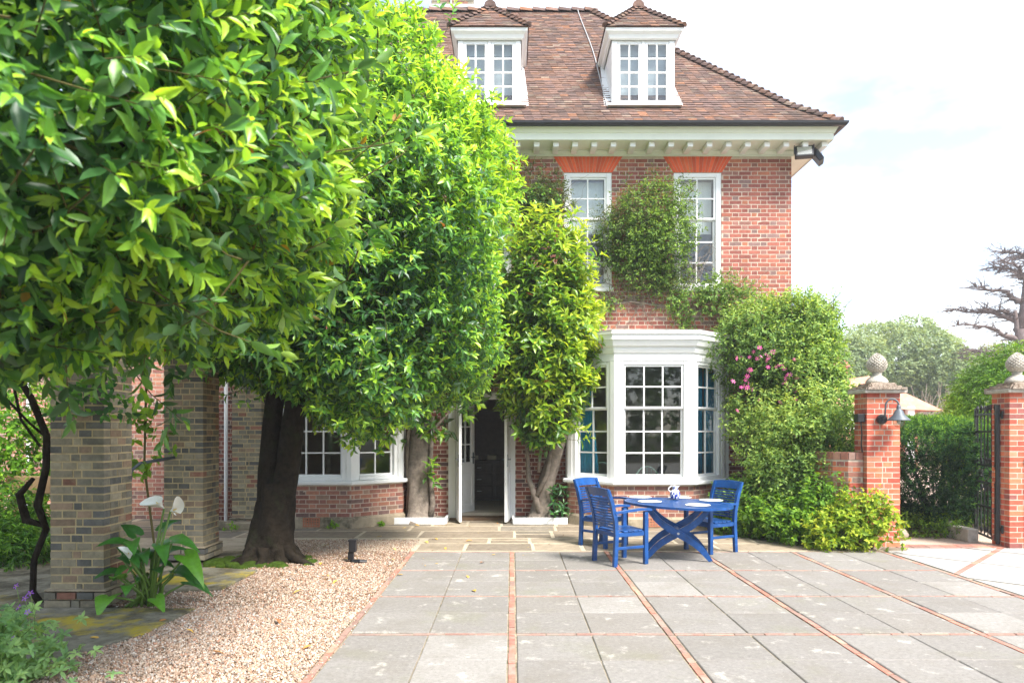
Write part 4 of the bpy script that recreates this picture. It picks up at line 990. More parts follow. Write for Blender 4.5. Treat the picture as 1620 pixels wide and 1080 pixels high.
# ------------------------------------------------------------------ garden furniture
def chair(lab, x, y, ang):
    t = thing('garden_armchair', lab, 'chair', (x, y, 0), ang - math.pi / 2, 'blue slatted garden armchairs')
    Wd, dp, sh = .52, .47, .42
    B = M['blue']
    def bx(name, *a, ch=.004, **k):
        m = MB(); m.box(*a, ch=ch); return m.build(name, B, t, **k)
    for s in (-1, 1):
        xo = s * (Wd / 2 - .025)
        bx('leg', xo - .024, xo + .024, dp / 2 - .055, dp / 2, 0, .655)
        m = MB()
        zs = [(0, -dp / 2 - .01), (.38, -dp / 2 + .01), (.55, -dp / 2), (.78, -dp / 2 - .055), (.93, -dp / 2 - .115)]
        for (z0, y0), (z1, y1) in zip(zs, zs[1:]): m.poly([(xo - .022, y0 - .025, z0), (xo + .022, y0 - .025, z0), (xo + .022, y0 + .025, z0), (xo - .022, y0 + .025, z0), (xo - .022, y1 - .025, z1), (xo + .022, y1 - .025, z1), (xo + .022, y1 + .025, z1), (xo - .022, y1 + .025, z1)], [(0, 1, 5, 4), (1, 2, 6, 5), (2, 3, 7, 6), (3, 0, 4, 7)] + ([(0, 3, 2, 1)] if z0 == 0 else []) + ([(4, 5, 6, 7)] if z1 == .93 else []))
        m.build('leg', B, t)
        m = MB(); xa = xo
        pts = [(-dp / 2 - .02, .635, .030), (-dp / 2 + .12, .65, .028), (dp / 2 - .1, .668, .034), (dp / 2 + .045, .66, .038)]
        for (y0, z0, w0), (y1, z1, w1) in zip(pts, pts[1:]): m.poly([(xa - w0, y0, z0), (xa + w0, y0, z0), (xa + w1, y1, z1), (xa - w1, y1, z1), (xa - w0, y0, z0 + .026), (xa + w0, y0, z0 + .026), (xa + w1, y1, z1 + .026), (xa - w1, y1, z1 + .026)], [(0, 3, 2, 1), (4, 5, 6, 7), (0, 1, 5, 4), (1, 2, 6, 5), (2, 3, 7, 6), (3, 0, 4, 7)])
        m.build('armrest', B, t)
        bx('stretcher', xo - .011, xo + .011, -dp / 2 + .01, dp / 2 - .055, .20, .235)
        bx('seat_rail', xo - .014, xo + .014, -dp / 2 + .02, dp / 2 - .055, sh - .065, sh - .012)
    bx('seat_rail', -Wd / 2 + .05, Wd / 2 - .05, dp / 2 - .045, dp / 2 - .018, sh - .065, sh - .012); bx('seat_rail', -Wd / 2 + .05, Wd / 2 - .05, -dp / 2 + .0, -dp / 2 + .025, sh - .065, sh - .012)
    for i in range(6):
        y0 = -dp / 2 + .035 + i * .072; bx('seat_slat', -Wd / 2 + (.052 if i in (0, 5) else .004), Wd / 2 - (.052 if i in (0, 5) else .004), y0, y0 + .062, sh - .011, sh + .008)
    yb = lambda z: np.interp(z, [0, .38, .55, .78, .93], [-dp / 2 - .01, -dp / 2 + .01, -dp / 2, -dp / 2 - .055, -dp / 2 - .115])
    for i in range(11):
        z = .46 + i * .0345; m = MB(); y = yb(z); n_ = 6
        for q in range(n_):
            u0, u1 = -Wd / 2 + .047 + (Wd - .094) * q / n_, -Wd / 2 + .047 + (Wd - .094) * (q + 1) / n_
            c0, c1 = -.018 * math.cos(u0 / Wd * math.pi), -.018 * math.cos(u1 / Wd * math.pi)
            m.poly([(u0, y + c0 - .008, z), (u1, y + c1 - .008, z), (u1, y + c1 + .008, z), (u0, y + c0 + .008, z), (u0, y + c0 - .011, z + .021), (u1, y + c1 - .011, z + .021), (u1, y + c1 + .005, z + .021), (u0, y + c0 + .005, z + .021)], [(0, 3, 2, 1), (4, 5, 6, 7), (0, 1, 5, 4), (2, 3, 7, 6)] + ([(3, 0, 4, 7)] if q == 0 else []) + ([(1, 2, 6, 5)] if q == n_ - 1 else []))
        m.build('back_slat', B, t)
    m = MB(); n_ = 8
    for q in range(n_):
        u0, u1 = -Wd / 2 - .004 + (Wd + .008) * q / n_, -Wd / 2 - .004 + (Wd + .008) * (q + 1) / n_
        f = lambda u: (-.022 * math.cos(u / Wd * math.pi), .012 * math.cos(u / Wd * math.pi))
        (c0, h0), (c1, h1) = f(u0), f(u1); y0, y1 = yb(.845), yb(.95)
        m.poly([(u0, y0 + c0 - .012, .85), (u1, y0 + c1 - .012, .85), (u1, y0 + c1 + .014, .85), (u0, y0 + c0 + .014, .85), (u0, y1 + c0 - .02, .945 + h0), (u1, y1 + c1 - .02, .945 + h1), (u1, y1 + c1 + .01, .945 + h1), (u0, y1 + c0 + .01, .945 + h0)], [(0, 3, 2, 1), (4, 5, 6, 7), (0, 1, 5, 4), (2, 3, 7, 6)] + ([(3, 0, 4, 7)] if q == 0 else []) + ([(1, 2, 6, 5)] if q == n_ - 1 else []))
    m.build('top_rail', B, t)
    return t
chair('blue slatted garden armchair nearest the camera with its back turned', 1.37, 8.70, R(25))
chair('blue slatted garden armchair half hidden behind the one with its back turned', 1.33, 9.97, R(-46))
chair('blue slatted garden armchair facing the camera beside the flowering shrubs', 2.72, 9.52, R(208))

TX, TY, TH = 2.17, 9.10, .705
tb = thing('garden_table', 'blue oval slatted garden table on two crossed curved leg frames', 'table', (TX, TY, 0))
dm = Vector((.6, -.8, 0)).normalized(); dn = Vector((.8, .6, 0)).normalized(); ea, eb = .78, .56
def tp(u, v, z): q = Vector((TX, TY, 0)) + dm * u + dn * v; return (q.x, q.y, z)
ns = 13
m = MB(); n_ = 44      # rim
for i in range(n_):
    a0, a1 = 2 * math.pi * i / n_, 2 * math.pi * (i + 1) / n_
    o = [(ea * math.cos(a), eb * math.sin(a)) for a in (a0, a1)]; q_ = [((ea - .07) * math.cos(a), (eb - .07) * math.sin(a)) for a in (a0, a1)]
    m.poly([tp(*o[0], TH), tp(*o[1], TH), tp(*q_[1], TH), tp(*q_[0], TH), tp(*o[0], TH - .03), tp(*o[1], TH - .03), tp(*q_[1], TH - .03), tp(*q_[0], TH - .03)], [(0, 3, 2, 1), (4, 5, 6, 7), (0, 1, 5, 4), (2, 3, 7, 6)])
m.build('table_rim', M['blue'], tb)
for i in range(ns):
    va, vb = -(eb - .07) + 2 * (eb - .07) * i / ns + .007, -(eb - .07) + 2 * (eb - .07) * (i + 1) / ns - .007
    ua, ub = [(ea - .07) * math.sqrt(max(0, 1 - (v / (eb - .07)) ** 2)) for v in (va, vb)]; ua, ub = max(ua, .02), max(ub, .02)
    m = MB(); m.poly([tp(-ua, va, TH - .024), tp(ua, va, TH - .024), tp(ub, vb, TH - .024), tp(-ub, vb, TH - .024), tp(-ua, va, TH - .003), tp(ua, va, TH - .003), tp(ub, vb, TH - .003), tp(-ub, vb, TH - .003)], [(0, 1, 2, 3), (4, 7, 6, 5), (0, 4, 5, 1), (1, 5, 6, 2), (2, 6, 7, 3), (3, 7, 4, 0)])
    m.build('table_slat', M['blue'], tb)
fu = Vector((.98, -.18, 0)).normalized(); fv = Vector((.18, .98, 0)).normalized()
for fi, off in enumerate((-.30, .33)):
    for sg in (-1, 1):
        m = MB(); c0 = Vector((TX, TY, 0)) + fv * (off + sg * .018); pts = []
        for t in np.linspace(0, 1, 11):
            s = -.40 + .78 * t + .04 * math.sin(math.pi * t * 2) * -1; z = .0 + (TH - .035) * (t + .03 * math.sin(math.pi * 2 * t))
            pts.append((s * sg, z))
        Pn = []
        for i, (s, z) in enumerate(pts):
            a, b_ = pts[max(i - 1, 0)], pts[min(i + 1, 10)]; tx, tz = b_[0] - a[0], b_[1] - a[1]; l_ = math.hypot(tx, tz); nx, nz_ = -tz / l_, tx / l_; hw = .029 + .015 * math.sin(math.pi * i / 10)
            Pn.append([(s + nx * hw, z + nz_ * hw), (s - nx * hw, z - nz_ * hw)])
        V = []
        for (a, b_) in Pn:
            for dd in (-.016, .016):
                for s, z in (a, b_): q = c0 + fu * s + fv * dd; V.append((q.x, q.y, max(z, .0)))
        F = []
        for i in range(10):
            k = i * 4; F += [(k, k + 1, k + 5, k + 4), (k + 2, k + 6, k + 7, k + 3), (k, k + 4, k + 6, k + 2), (k + 1, k + 3, k + 7, k + 5)]
        F += [(0, 2, 3, 1), (40, 41, 43, 42)]
        m.poly(V, F); m.build('leg', M['blue'], tb)
    m = MB(); q = Vector((TX, TY, .345)) + fv * (off - .036); m.tube([q, q + fv * .004], .016, 8); m.build('bolt', M['lead'], tb)
for z, s in ((.345, 0.0), (TH - .05, -.3), (TH - .05, .3)):
    a = Vector((TX, TY, z)) + fu * s + fv * -.29; b_ = Vector((TX, TY, z)) + fu * s + fv * .32; m = MB(); m.beam(a, b_, .05, .03); m.build('cross_rail', M['blue'], tb)

def zpt(px, py, z):
    Y = (1.65 - z) * 1094 / (py - 681); return ((px - 810) / 1094 * Y, Y)
for (px, py, lab) in ((1013, 786, 'pale oval place mat on the edge of the table nearest the half hidden chair'), (1028, 793, 'pale oval place mat in front of the chair with its back turned'), (1104, 798.5, 'pale oval place mat on the front of the blue table'), (1125, 791, 'pale oval place mat in front of the chair facing the camera'), (1076, 786.5, 'pale oval place mat behind the blue and white jug')):
    x, y = zpt(px, py, TH); m = MB(); m.lathe([(.155, TH + .001), (.158, TH + .004), (.15, TH + .006)], 24, (x, y, 0)); tag(m.build('place_mat', M['paper']), lab, 'place mat', 'place mats on the blue table')
jx, jy = zpt(1068, 789.5, TH)
jug = thing('jug', 'small blue and white china jug on the blue table', 'jug', (jx, jy, TH))
prof = [(.045, 0), (.06, .01), (.068, .04), (.072, .07), (.06, .105), (.042, .13), (.033, .15), (.038, .17), (.045, .185), (.040, .186), (.03, .16)]
def jc(i, k): return (.75, .76, .78) if (i in (0, 4, 7, 9) or (i * 5 + k * 3) % 7 < 3) else (.02, .04, .30)
m = MB(); m.lathe(prof, 20, (jx, jy, TH + .001), colf=jc); m.build('body', M['china'], jug, smooth=True)
m = MB(); m.tube([(jx - .042 - .05 * math.sin(t), jy, TH + .09 + .10 * t / math.pi) for t in np.linspace(.1, math.pi - .1, 9)], .008, 6, col=(.75, .76, .78)); m.build('handle', M['china'], jug, smooth=True)
m = MB(); m.poly([(jx + .03, jy - .02, TH + .17), (jx + .075, jy, TH + .20), (jx + .03, jy + .02, TH + .17), (jx + .035, jy, TH + .15)], [(0, 1, 3), (1, 2, 3)], (.75, .76, .78)); m.build('spout', M['china'], jug)

# ------------------------------------------------------------------ indoors, seen through the glass
wc = thing('hoop_back_chair', 'pale green hoop-backed chair inside the bay window behind the table', 'chair', (2.45, 12.75, 0))
m = MB(); xs = np.linspace(0, math.pi, 15); hp_ = [(2.45 - .24 * math.cos(t) * (1 if True else 1), 12.55, .52 + (.48 if math.sin(t) > .3 else .48) * math.sin(t) ** .7) for t in xs]
m.tube(hp_, .014, 6); m.build('hoop', M['mint'], wc)
for i in range(5): m = MB(); x = 2.45 - .16 + .08 * i; m.tube([(x, 12.56, .55), (x, 12.55, .52 + .48 * math.sqrt(max(.1, 1 - ((x - 2.45) / .24) ** 2)) * .97)], .006, 5); m.build('spindle', M['mint'], wc)
m = MB(); m.box(2.2, 2.7, 12.5, 12.95, .53, .57, ch=.01); m.build('seat', M['mint'], wc)
for sx in (2.25, 2.65):
    for sy in (12.55, 12.9): m = MB(); m.tube([(sx, sy, .1), (sx, sy, .54)], .018, 6); m.build('leg', M['mint'], wc)
wc2 = thing('hoop_back_chair', 'pale green hoop-backed chair showing in the splayed pane next to the teal curtain', 'chair', (1.75, 13.2, 0))
m = MB(); m.tube([(1.72 - .22 * math.cos(t), 13.2, .55 + .5 * math.sin(t) ** .7) for t in xs], .014, 6); m.build('hoop', M['mint'], wc2)
m = MB(); m.box(1.5, 1.95, 13.15, 13.6, .53, .57); m.build('seat', M['mint'], wc2)
for sx in (1.55, 1.9):
    for sy in (13.2, 13.55): m = MB(); m.tube([(sx, sy, .1), (sx, sy, .54)], .018, 6); m.build('leg', M['mint'], wc2)
def curtain(x0, y0, x1, y1, z0, z1, lab, pinch=.0):
    m = MB(); n_ = 22; L0 = math.hypot(x1 - x0, y1 - y0); nx, ny = (y1 - y0) / L0, -(x1 - x0) / L0; rows = []
    for zt in np.linspace(0, 1, 7):
        z = z0 + (z1 - z0) * zt; k = 1 - pinch * zt; row = []
        for i in range(n_ + 1):
            t = i / n_ * k; w_ = .028 * math.sin(i * 1.9); row.append((x0 + (x1 - x0) * t + nx * w_, y0 + (y1 - y0) * t + ny * w_, z))
        rows.append(row)
    m.poly([p for r in rows for p in r], [(j * (n_ + 1) + i, j * (n_ + 1) + i + 1, (j + 1) * (n_ + 1) + i + 1, (j + 1) * (n_ + 1) + i) for j in range(6) for i in range(n_)])
    o = m.build('curtain', M['teal'], smooth=True); md = o.modifiers.new('thickness', 'SOLIDIFY'); md.thickness = .006
    return tag(o, lab, 'curtain')
curtain(1.20, 12.42, 1.52, 12.14, .83, 2.8, 'teal blue curtain gathered in the splayed window behind the half hidden chair', .5)
curtain(3.29, 12.46, 3.43, 12.48, .83, 2.8, 'narrow teal curtain at the front edge of the splayed window by the drainpipe')
curtain(3.48, 12.55, 3.68, 12.60, .83, 2.8, 'teal blue curtain beside the white drainpipe in the splayed window')
dr = thing('dresser', 'dark wooden dresser standing in the hall beyond the open door', 'dresser', (-.4, 15.4, .1))
m = MB(); m.box(-1.1, .35, 15.4, 15.9, .1, 1.0, ch=.01); m.box(-1.0, .25, 15.5, 15.9, 1.0, 2.1, ch=.01); m.build('carcass', M['wood_dark'], dr)
for i in range(3):
    for j in range(2):
        m = MB(); m.box(-1.02 + j * .66, -.44 + j * .66, 15.375, 15.399, .2 + i * .26, .42 + i * .26, ch=.006); d = m.build('drawer', M['wood_dark'], dr)
        m = MB(); m.box(-.78 + j * .66, -.68 + j * .66, 15.355, 15.374, .30 + i * .26, .32 + i * .26); m.build('handle', M['lead'], d)
for i in range(3): m = MB(); m.box(-.98, .23, 15.47, 15.499, 1.1 + i * .32, 1.13 + i * .32); m.build('shelf', M['wood_dark'], dr)
for x, bl in ((-.85, 'pale stack on the dresser at the end by the inner door'), (-.45, 'middle pale stack on the dark dresser beyond the open door'), (-.05, 'pale stack on the dresser at the end by the lever handle')): m = MB(); m.box(x - .1, x + .1, 15.42, 15.48, 1.001, 1.10, ch=.004); tag(m.build('book_pile', M['paper']), bl, 'books', 'pale stacks on the dresser')

# ------------------------------------------------------------------ foliage
def nrm_(a): return a / np.maximum(np.linalg.norm(a, axis=-1, keepdims=True), 1e-9)
def wnoise(P, freq, seed, k=10):
    r = np.random.default_rng(seed); D = nrm_(r.normal(size=(k, 3))) * freq * r.uniform(.6, 1.7, (k, 1)); ph = r.uniform(0, 6.28, k)
    return np.sin(P @ D.T + ph).mean(1) * 1.6

LT = {8: (np.array([(0, 0, 0), (-.40, .26, .05), (0, .26, -.02), (.40, .26, .05), (-.46, .60, .02), (0, .60, -.06), (.46, .60, .02), (0, 1, -.20)]),
          [np.array([(0, 2, 1), (0, 3, 2), (4, 5, 7), (5, 6, 7)]), np.array([(1, 2, 5, 4), (2, 3, 6, 5)])]),
      12: (np.array([(0, 0, 0), (-.33, .16, .05), (0, .16, -.01), (.33, .16, .05), (-.5, .44, .05), (0, .44, -.04), (.5, .44, .05), (-.34, .74, 0), (0, .74, -.10), (.34, .74, 0), (0, 1, -.20)]),
          [np.array([(0, 2, 1), (0, 3, 2), (7, 8, 10), (8, 9, 10)]), np.array([(1, 2, 5, 4), (2, 3, 6, 5), (4, 5, 8, 7), (5, 6, 9, 8)])]),
      4: (np.array([(0, 0, 0), (-.5, .42, .10), (0, .5, -.06), (.5, .42, .10), (0, 1, -.14)]), [np.array([(0, 2, 1), (0, 3, 2), (1, 2, 4), (2, 3, 4)])]),
      2: (np.array([(0, 0, 0), (-.5, .45, .08), (.5, .45, .08), (0, 1, -.1)]), [np.array([(0, 3, 1), (0, 2, 3)])])}

def ramp(t, stops):
    xs = [s[0] for s in stops]; t = np.clip(t, 0, 1)
    return np.stack([np.interp(t, xs, [s[1][c] for s in stops]) for c in range(3)], -1)
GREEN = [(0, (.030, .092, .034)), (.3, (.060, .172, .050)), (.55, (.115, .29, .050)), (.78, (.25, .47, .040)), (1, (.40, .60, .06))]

def shoot_leaves(P, D, n, slen, Ln, ratio, rs, ang=(75, 28), jit=.25, age0=.4, agej=.25, droop=.15, up=.35):
    """leaves round each shoot (start P, direction D): base points, directions, upward normals, lengths, widths, ages"""
    m = len(P); k = np.arange(n); t = (k + .6) / n
    D = nrm_(D); X = nrm_(np.cross(D, rs.normal(size=(m, 3)))); Y = np.cross(D, X)
    ph = k * 2.39996 + rs.uniform(0, 6.28, (m, 1)); an = np.radians(np.interp(t, [0, 1], ang))[None] + rs.normal(0, .12, (m, n))
    rad = X[:, None] * np.cos(ph)[..., None] + Y[:, None] * np.sin(ph)[..., None]
    d = D[:, None] * np.cos(an)[..., None] + rad * np.sin(an)[..., None]
    d = nrm_(d + rs.normal(0, jit * .5, (m, n, 3)) + np.array([0, 0, -droop]))
    b = P[:, None] + D[:, None] * (slen[:, None] * t[None])[..., None]
    nn = D[:, None] + np.array([0, 0, up]) + rs.normal(0, jit, (m, n, 3)); nn = nrm_(nn - d * (nn * d).sum(-1, keepdims=True))
    L_ = Ln * rs.uniform(.65, 1.12, (m, n)) * np.interp(t, [0, .6, 1], [.95, 1, .6])[None]
    W_ = L_ * ratio * rs.uniform(.85, 1.15, (m, n))
    age = (age0 if np.ndim(age0) == 0 else age0[:, None]) + rs.normal(0, agej * .4, (m, n)) + (t[None] - .6) * agej * 1.9
    f = lambda a: a.reshape(-1, *a.shape[2:])
    return f(b), f(d), f(nn), f(L_), f(W_), f(age)

def leaves_arrays(lv, kind, stops, brown=0.0, rs=rng, curl=1.0):
    b, d, n, L_, W_, age = lv; T, Fs = LT[kind]; m = len(b)
    s = np.cross(d, n); cz = rs.uniform(.4, 1.7, m) * curl
    V = b[:, None] + d[:, None] * (T[:, 1][None] * L_[:, None])[..., None] + s[:, None] * (T[:, 0][None] * W_[:, None])[..., None] + n[:, None] * (T[:, 2][None] * (L_ * cz)[:, None])[..., None]
    col = ramp(age, stops) * rs.uniform(.85, 1.15, (m, 1))
    if brown > 0:
        k = rs.random(m) < brown; col[k] = np.array([(.26, .09, .03), (.34, .20, .03), (.20, .07, .03)])[rs.integers(0, 3, k.sum())]
    fa = [(f[None] + (np.arange(m) * len(T))[:, None, None]).reshape(-1, f.shape[1]) for f in Fs]
    return V.reshape(-1, 3), fa, np.concatenate([np.repeat(col, len(f), 0) for f in Fs])

class Foliage:
    def __init__(s): s.V, s.F, s.C, s.n = [], {3: [], 4: []}, {3: [], 4: []}, 0
    def add(s, lv, kind, stops, **k):
        V, fa, col = leaves_arrays(lv, kind, stops, **k); i = 0
        for f in fa:
            s.F[f.shape[1]].append(f + s.n); s.C[f.shape[1]].append(col[i:i + len(f)]); i += len(f)
        s.V.append(V); s.n += len(V)
    def build(s, name, mt, parent, kind='stuff', smooth=True, **kw):
        fs, cs = [], []
        for q in (3, 4):
            if s.F[q]: fs.append(np.concatenate(s.F[q])); cs.append(np.concatenate(s.C[q]))
        V = np.concatenate(s.V) - np.array(woff(parent))
        return add(name, mesh_np(name, V, fs, np.concatenate(cs), [mt], smooth), parent, kind=kind, **kw)
def sel(lv, mask): return tuple(a[mask] for a in lv)

def screen(P):
    Y = np.maximum(P[:, 1], .05); return 810 + P[:, 0] / Y * 1094, 681 - (P[:, 2] - 1.65) / Y * 1094

def leaf_objects(lv, parent, mt, stops, count, rs, lname='leaf'):
    """the leaves that show largest become objects; returns the mask of those left"""
    b, d, n, L_, W_, age = lv; mid = b + d * (L_ * .5)[:, None]; px, py = screen(mid); v = CAM - mid; dist = np.linalg.norm(v, axis=1)
    sc_ = L_ / dist * (.25 + np.abs((n * v).sum(1)) / dist); sc_[(px < 5) | (px > 1615) | (py < 5) | (py > 1075) | (mid[:, 1] < .5)] = -1
    idx = np.argsort(-sc_)[:count * 3]; idx = rs.permutation(idx)[:count]
    T, Fs = LT[12]; o3 = np.array(woff(parent)); cache = {}
    for i in idx:
        k = (int(np.clip(age[i], 0, .99) * 7), int(rs.integers(0, 3)))
        if k not in cache:
            V = T * np.array([1, 1, [.5, 1, 1.6][k[1]]]); cache[k] = mesh_np('leaf', V, Fs, np.tile(ramp(np.array([(k[0] + .5) / 7]), stops), (8, 1)), [mt], True)
        s_ = np.cross(d[i], n[i]); mw = Matrix(((s_[0] * W_[i], d[i][0] * L_[i], n[i][0] * L_[i], b[i][0] - o3[0]), (s_[1] * W_[i], d[i][1] * L_[i], n[i][1] * L_[i], b[i][1] - o3[1]), (s_[2] * W_[i], d[i][2] * L_[i], n[i][2] * L_[i], b[i][2] - o3[2]), (0, 0, 0, 1)))
        o = bpy.data.objects.new(lname, cache[k]); COL.objects.link(o); o.parent = parent; o.matrix_basis = mw
    keep = np.ones(len(b), bool); keep[idx] = False
    return keep

def crown_pts(c, r, p, n, rs, bump=.12, freq=1.6, seed=3, zlow=None):
    """points and outward normals on a lumpy super-ellipsoid; r = (a, b, c up); zlow = its half height below the centre"""
    u = nrm_(rs.normal(size=(int(n * 1.9), 3))); R3 = np.tile(np.array(r, float), (len(u), 1))
    if zlow is not None: R3[u[:, 2] < 0, 2] = zlow
    q = np.abs(u / R3) ** p; rad = q.sum(1) ** (-1 / p)
    # thin the sampling so that the density per area is about even
    area = rad ** 2; keep = rs.random(len(u)) < area / area.max() * 1.0 * (len(u) / max(1, (area / area.max()).sum()) * n / len(u)); u, R3, rad, q = u[keep], R3[keep], rad[keep], q[keep]
    P = u * rad[:, None]; nn = nrm_(np.sign(P) * np.abs(P / R3) ** (p - 1) / R3)
    k = 1 + bump * wnoise(P, freq, seed)
    return P * k[:, None] + np.array(c), nn

def visible_filter(P, nn, rs, back=.25, lim=-.25):
    v = nrm_(CAM - P); f = (nn * v).sum(1); px, py = screen(P); inf = (px > -120) & (px < 1740) & (py > -160) & (py < 1200) & (P[:, 1] > 0)
    return ((f > lim) & inf) | (rs.random(len(P)) < back)

def leafy_crown(root, c, r, p, dens, leafL, ratio, seed, mt, stops, layers=((0, 1.0), (.22, .8), (.5, .7)), nleaf=9, slen=.22, zlow=None, bump=.12, freq=1.6, age=.42, agej=.35, kind=8, objs=0, brown=.002, back=.2, upb=.45, droop=.12, ang=(75, 28), agebias=None, twig=True, shear=0, jitn=.09):
    rs = np.random.default_rng(seed); first = None; fol = Foliage(); tw = MB()
    a = r[0]; area = 4 * math.pi * ((r[0] * r[1]) ** 1.6 / 3 + (r[0] * r[2]) ** 1.6 / 3 + (r[1] * r[2]) ** 1.6 / 3) ** (1 / 1.6) * 1.15
    allv = []
    for li, (dp, f) in enumerate(layers):
        rr = [max(.1, q - dp) for q in r]; zl = None if zlow is None else max(.1, zlow - dp * .6)
        P, nn = crown_pts(c, rr, p, int(area * dens * f), rs, bump, freq, seed, zl)
        k = visible_filter(P, nn, rs, back); P, nn = P[k], nn[k]
        if shear: P[:, 2] -= shear * (P[:, 0] - c[0]) * np.clip((c[2] - P[:, 2]) / (zlow or r[2]), 0, 1)
        out = np.abs(rs.normal(0, jitn, (len(P), 1))); out[rs.random(len(P)) < .12] *= 2.6
        P = P + nn * (out - .05)
        D = nrm_(nn * .8 + np.array([0, 0, upb]) + rs.normal(0, .38, (len(P), 3)))
        ag = age + agej * (.55 * wnoise(P, 2.2, seed + 5) + .45 * rs.normal(0, .6, len(P)))
        if agebias is not None: ag = ag + agebias(P, nn)  # painted light added on top of the leaf age
        lv = shoot_leaves(P - D * slen * .5, D, nleaf, slen * rs.uniform(.7, 1.3, len(P)), leafL, ratio, rs, ang, age0=ag, agej=agej, droop=droop)
        allv.append(lv)
        if twig and li == 0:
            for i in rs.permutation(len(P))[:700]:
                q = P[i]; tw.tube([q - D[i] * slen * 1.5 - nn[i] * .12, q - D[i] * slen * .5, q + D[i] * slen * .5], [.005, .0035, .002], 4, cap=False)
    if objs:
        bld = Foliage(); l0 = allv[0]
    crown = None
    rest = allv[1:]
    if objs:
        for l_ in rest: fol.add(l_, kind, stops, brown=brown, rs=rs)
        # the crown mesh must exist before its leaf children
        l0 = allv[0]; b, d, n, L_, W_, age_ = l0
        dummy = bpy.data.objects.new('crown', None)
        crown = add('crown', bpy.data.meshes.new('crown_tmp'), root)
        keep = leaf_objects(l0, crown, mt, stops, objs, rs); fol.add(sel(l0, keep), kind, stops, brown=brown, rs=rs)
        bpy.data.objects.remove(dummy)
        t = fol.build('crown_mesh', mt, root); crown.data = t.data; crown['kind'] = 'stuff'; bpy.data.objects.remove(t)
    else:
        for l_ in allv: fol.add(l_, kind, stops, brown=brown, rs=rs)
        crown = fol.build('crown', mt, root)
    if twig and tw.v: tw.build('twigs', M['twig'], root, kind='stuff')
    return crown

def limb(mb, p0, p1, r0, r1, rs, wob=.06, n=7, sides=9):
    p0, p1 = np.array(p0, float), np.array(p1, float); ts = np.linspace(0, 1, n); l_ = np.linalg.norm(p1 - p0)
    off = np.cumsum(rs.normal(0, wob * l_ / n, (n, 3)), 0); off -= ts[:, None] * off[-1]
    mb.tube([tuple(p0 + (p1 - p0) * t + o) for t, o in zip(ts, off)], [r0 + (r1 - r0) * t for t in ts], sides)

def trunk_mesh(mb, path, rad, sides=16, lob=.12, seed=0, sub=6):
    """a bark column with lengthwise lobes"""
    path = np.array(path, float); t = np.linspace(0, len(path) - 1, (len(path) - 1) * sub + 1)
    P = np.stack([np.interp(t, np.arange(len(path)), path[:, i]) for i in range(3)], -1); Rr = np.interp(t, np.arange(len(path)), rad)
    r = np.random.default_rng(seed); ph = r.uniform(0, 6.28, 4); fr = [2, 3, 5, 7]; b = len(mb.v)
    for i, (p, q) in enumerate(zip(P, Rr)):
        for k in range(sides):
            a = 2 * math.pi * k / sides; m_ = 1 + lob * sum(math.sin(f * a + h + i * .12 * (1 + j)) / (1 + j * .5) for j, (f, h) in enumerate(zip(fr, ph))) * .6 + r.normal(0, .012)
            mb.v.append((p[0] + math.cos(a) * q * m_, p[1] + math.sin(a) * q * m_, p[2]))
    for i in range(len(P) - 1):
        for k in range(sides):
            mb.f.append([b + i * sides + k, b + i * sides + (k + 1) % sides, b + (i + 1) * sides + (k + 1) % sides, b + (i + 1) * sides + k]); mb.c.append((.5, .5, .5))

# the two big clipped trees
def bias_light(k): return lambda P, nn: k * (np.clip(nn[:, 0], -.4, 1) * .6 + np.clip(nn[:, 2], -.5, 1) * .5)  # paints sunlight into the leaf colour: limer towards the right and the top
t1 = thing('clipped_tree', 'nearest clipped evergreen tree, its big glossy leaves filling a corner of the view', 'tree', (-3.05, 3.7, 0), group='clipped evergreen trees')
rs = np.random.default_rng(2)
m = MB(); trunk_mesh(m, [(-3.3, 3.3, -.02), (-3.28, 3.32, .3), (-3.2, 3.5, 1.2), (-3.1, 3.8, 2.4), (-3.05, 4.0, 3.6)], [.30, .22, .18, .15, .10], seed=1)
for i in range(16):
    a = rs.uniform(0, 6.28); z = rs.uniform(2.0, 3.6); limb(m, (-3.1, 3.85, z), (-3.0 + 1.7 * math.cos(a), 4.0 + 1.7 * math.sin(a), z + rs.uniform(.2, 1.5)), .06, .015, rs)
m.build('trunk', M['bark'], t1, smooth=True)
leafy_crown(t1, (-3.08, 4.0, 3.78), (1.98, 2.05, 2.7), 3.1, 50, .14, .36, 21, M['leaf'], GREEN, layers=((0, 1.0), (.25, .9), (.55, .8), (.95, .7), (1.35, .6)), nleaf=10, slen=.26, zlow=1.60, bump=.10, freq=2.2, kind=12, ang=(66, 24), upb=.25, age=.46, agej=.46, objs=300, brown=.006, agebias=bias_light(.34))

t2 = thing('clipped_tree', 'tall domed evergreen tree on a forked dark trunk rising from the gravel edge', 'tree', (-3.07, 8.85, 0), group='clipped evergreen trees')
m = MB(); rs = np.random.default_rng(5)
trunk_mesh(m, [(-3.07, 8.85, -.06), (-3.06, 8.85, .06), (-3.06, 8.85, .22), (-3.05, 8.87, .55), (-3.03, 8.9, .98)], [.39, .305, .26, .235, .22], sides=28, lob=.22, seed=3)
trunk_mesh(m, [(-3.10, 8.88, .75), (-3.13, 8.92, 1.15), (-3.12, 8.98, 1.7), (-3.05, 9.1, 2.6), (-2.9, 9.2, 4.2)], [.17, .145, .13, .12, .07], sides=14, lob=.12, seed=8)
trunk_mesh(m, [(-2.95, 8.85, .75), (-2.86, 8.85, 1.2), (-2.80, 8.86, 1.8), (-2.65, 8.95, 2.8), (-2.3, 9.1, 4.4)], [.16, .145, .13, .12, .06], sides=14, lob=.12, seed=9)
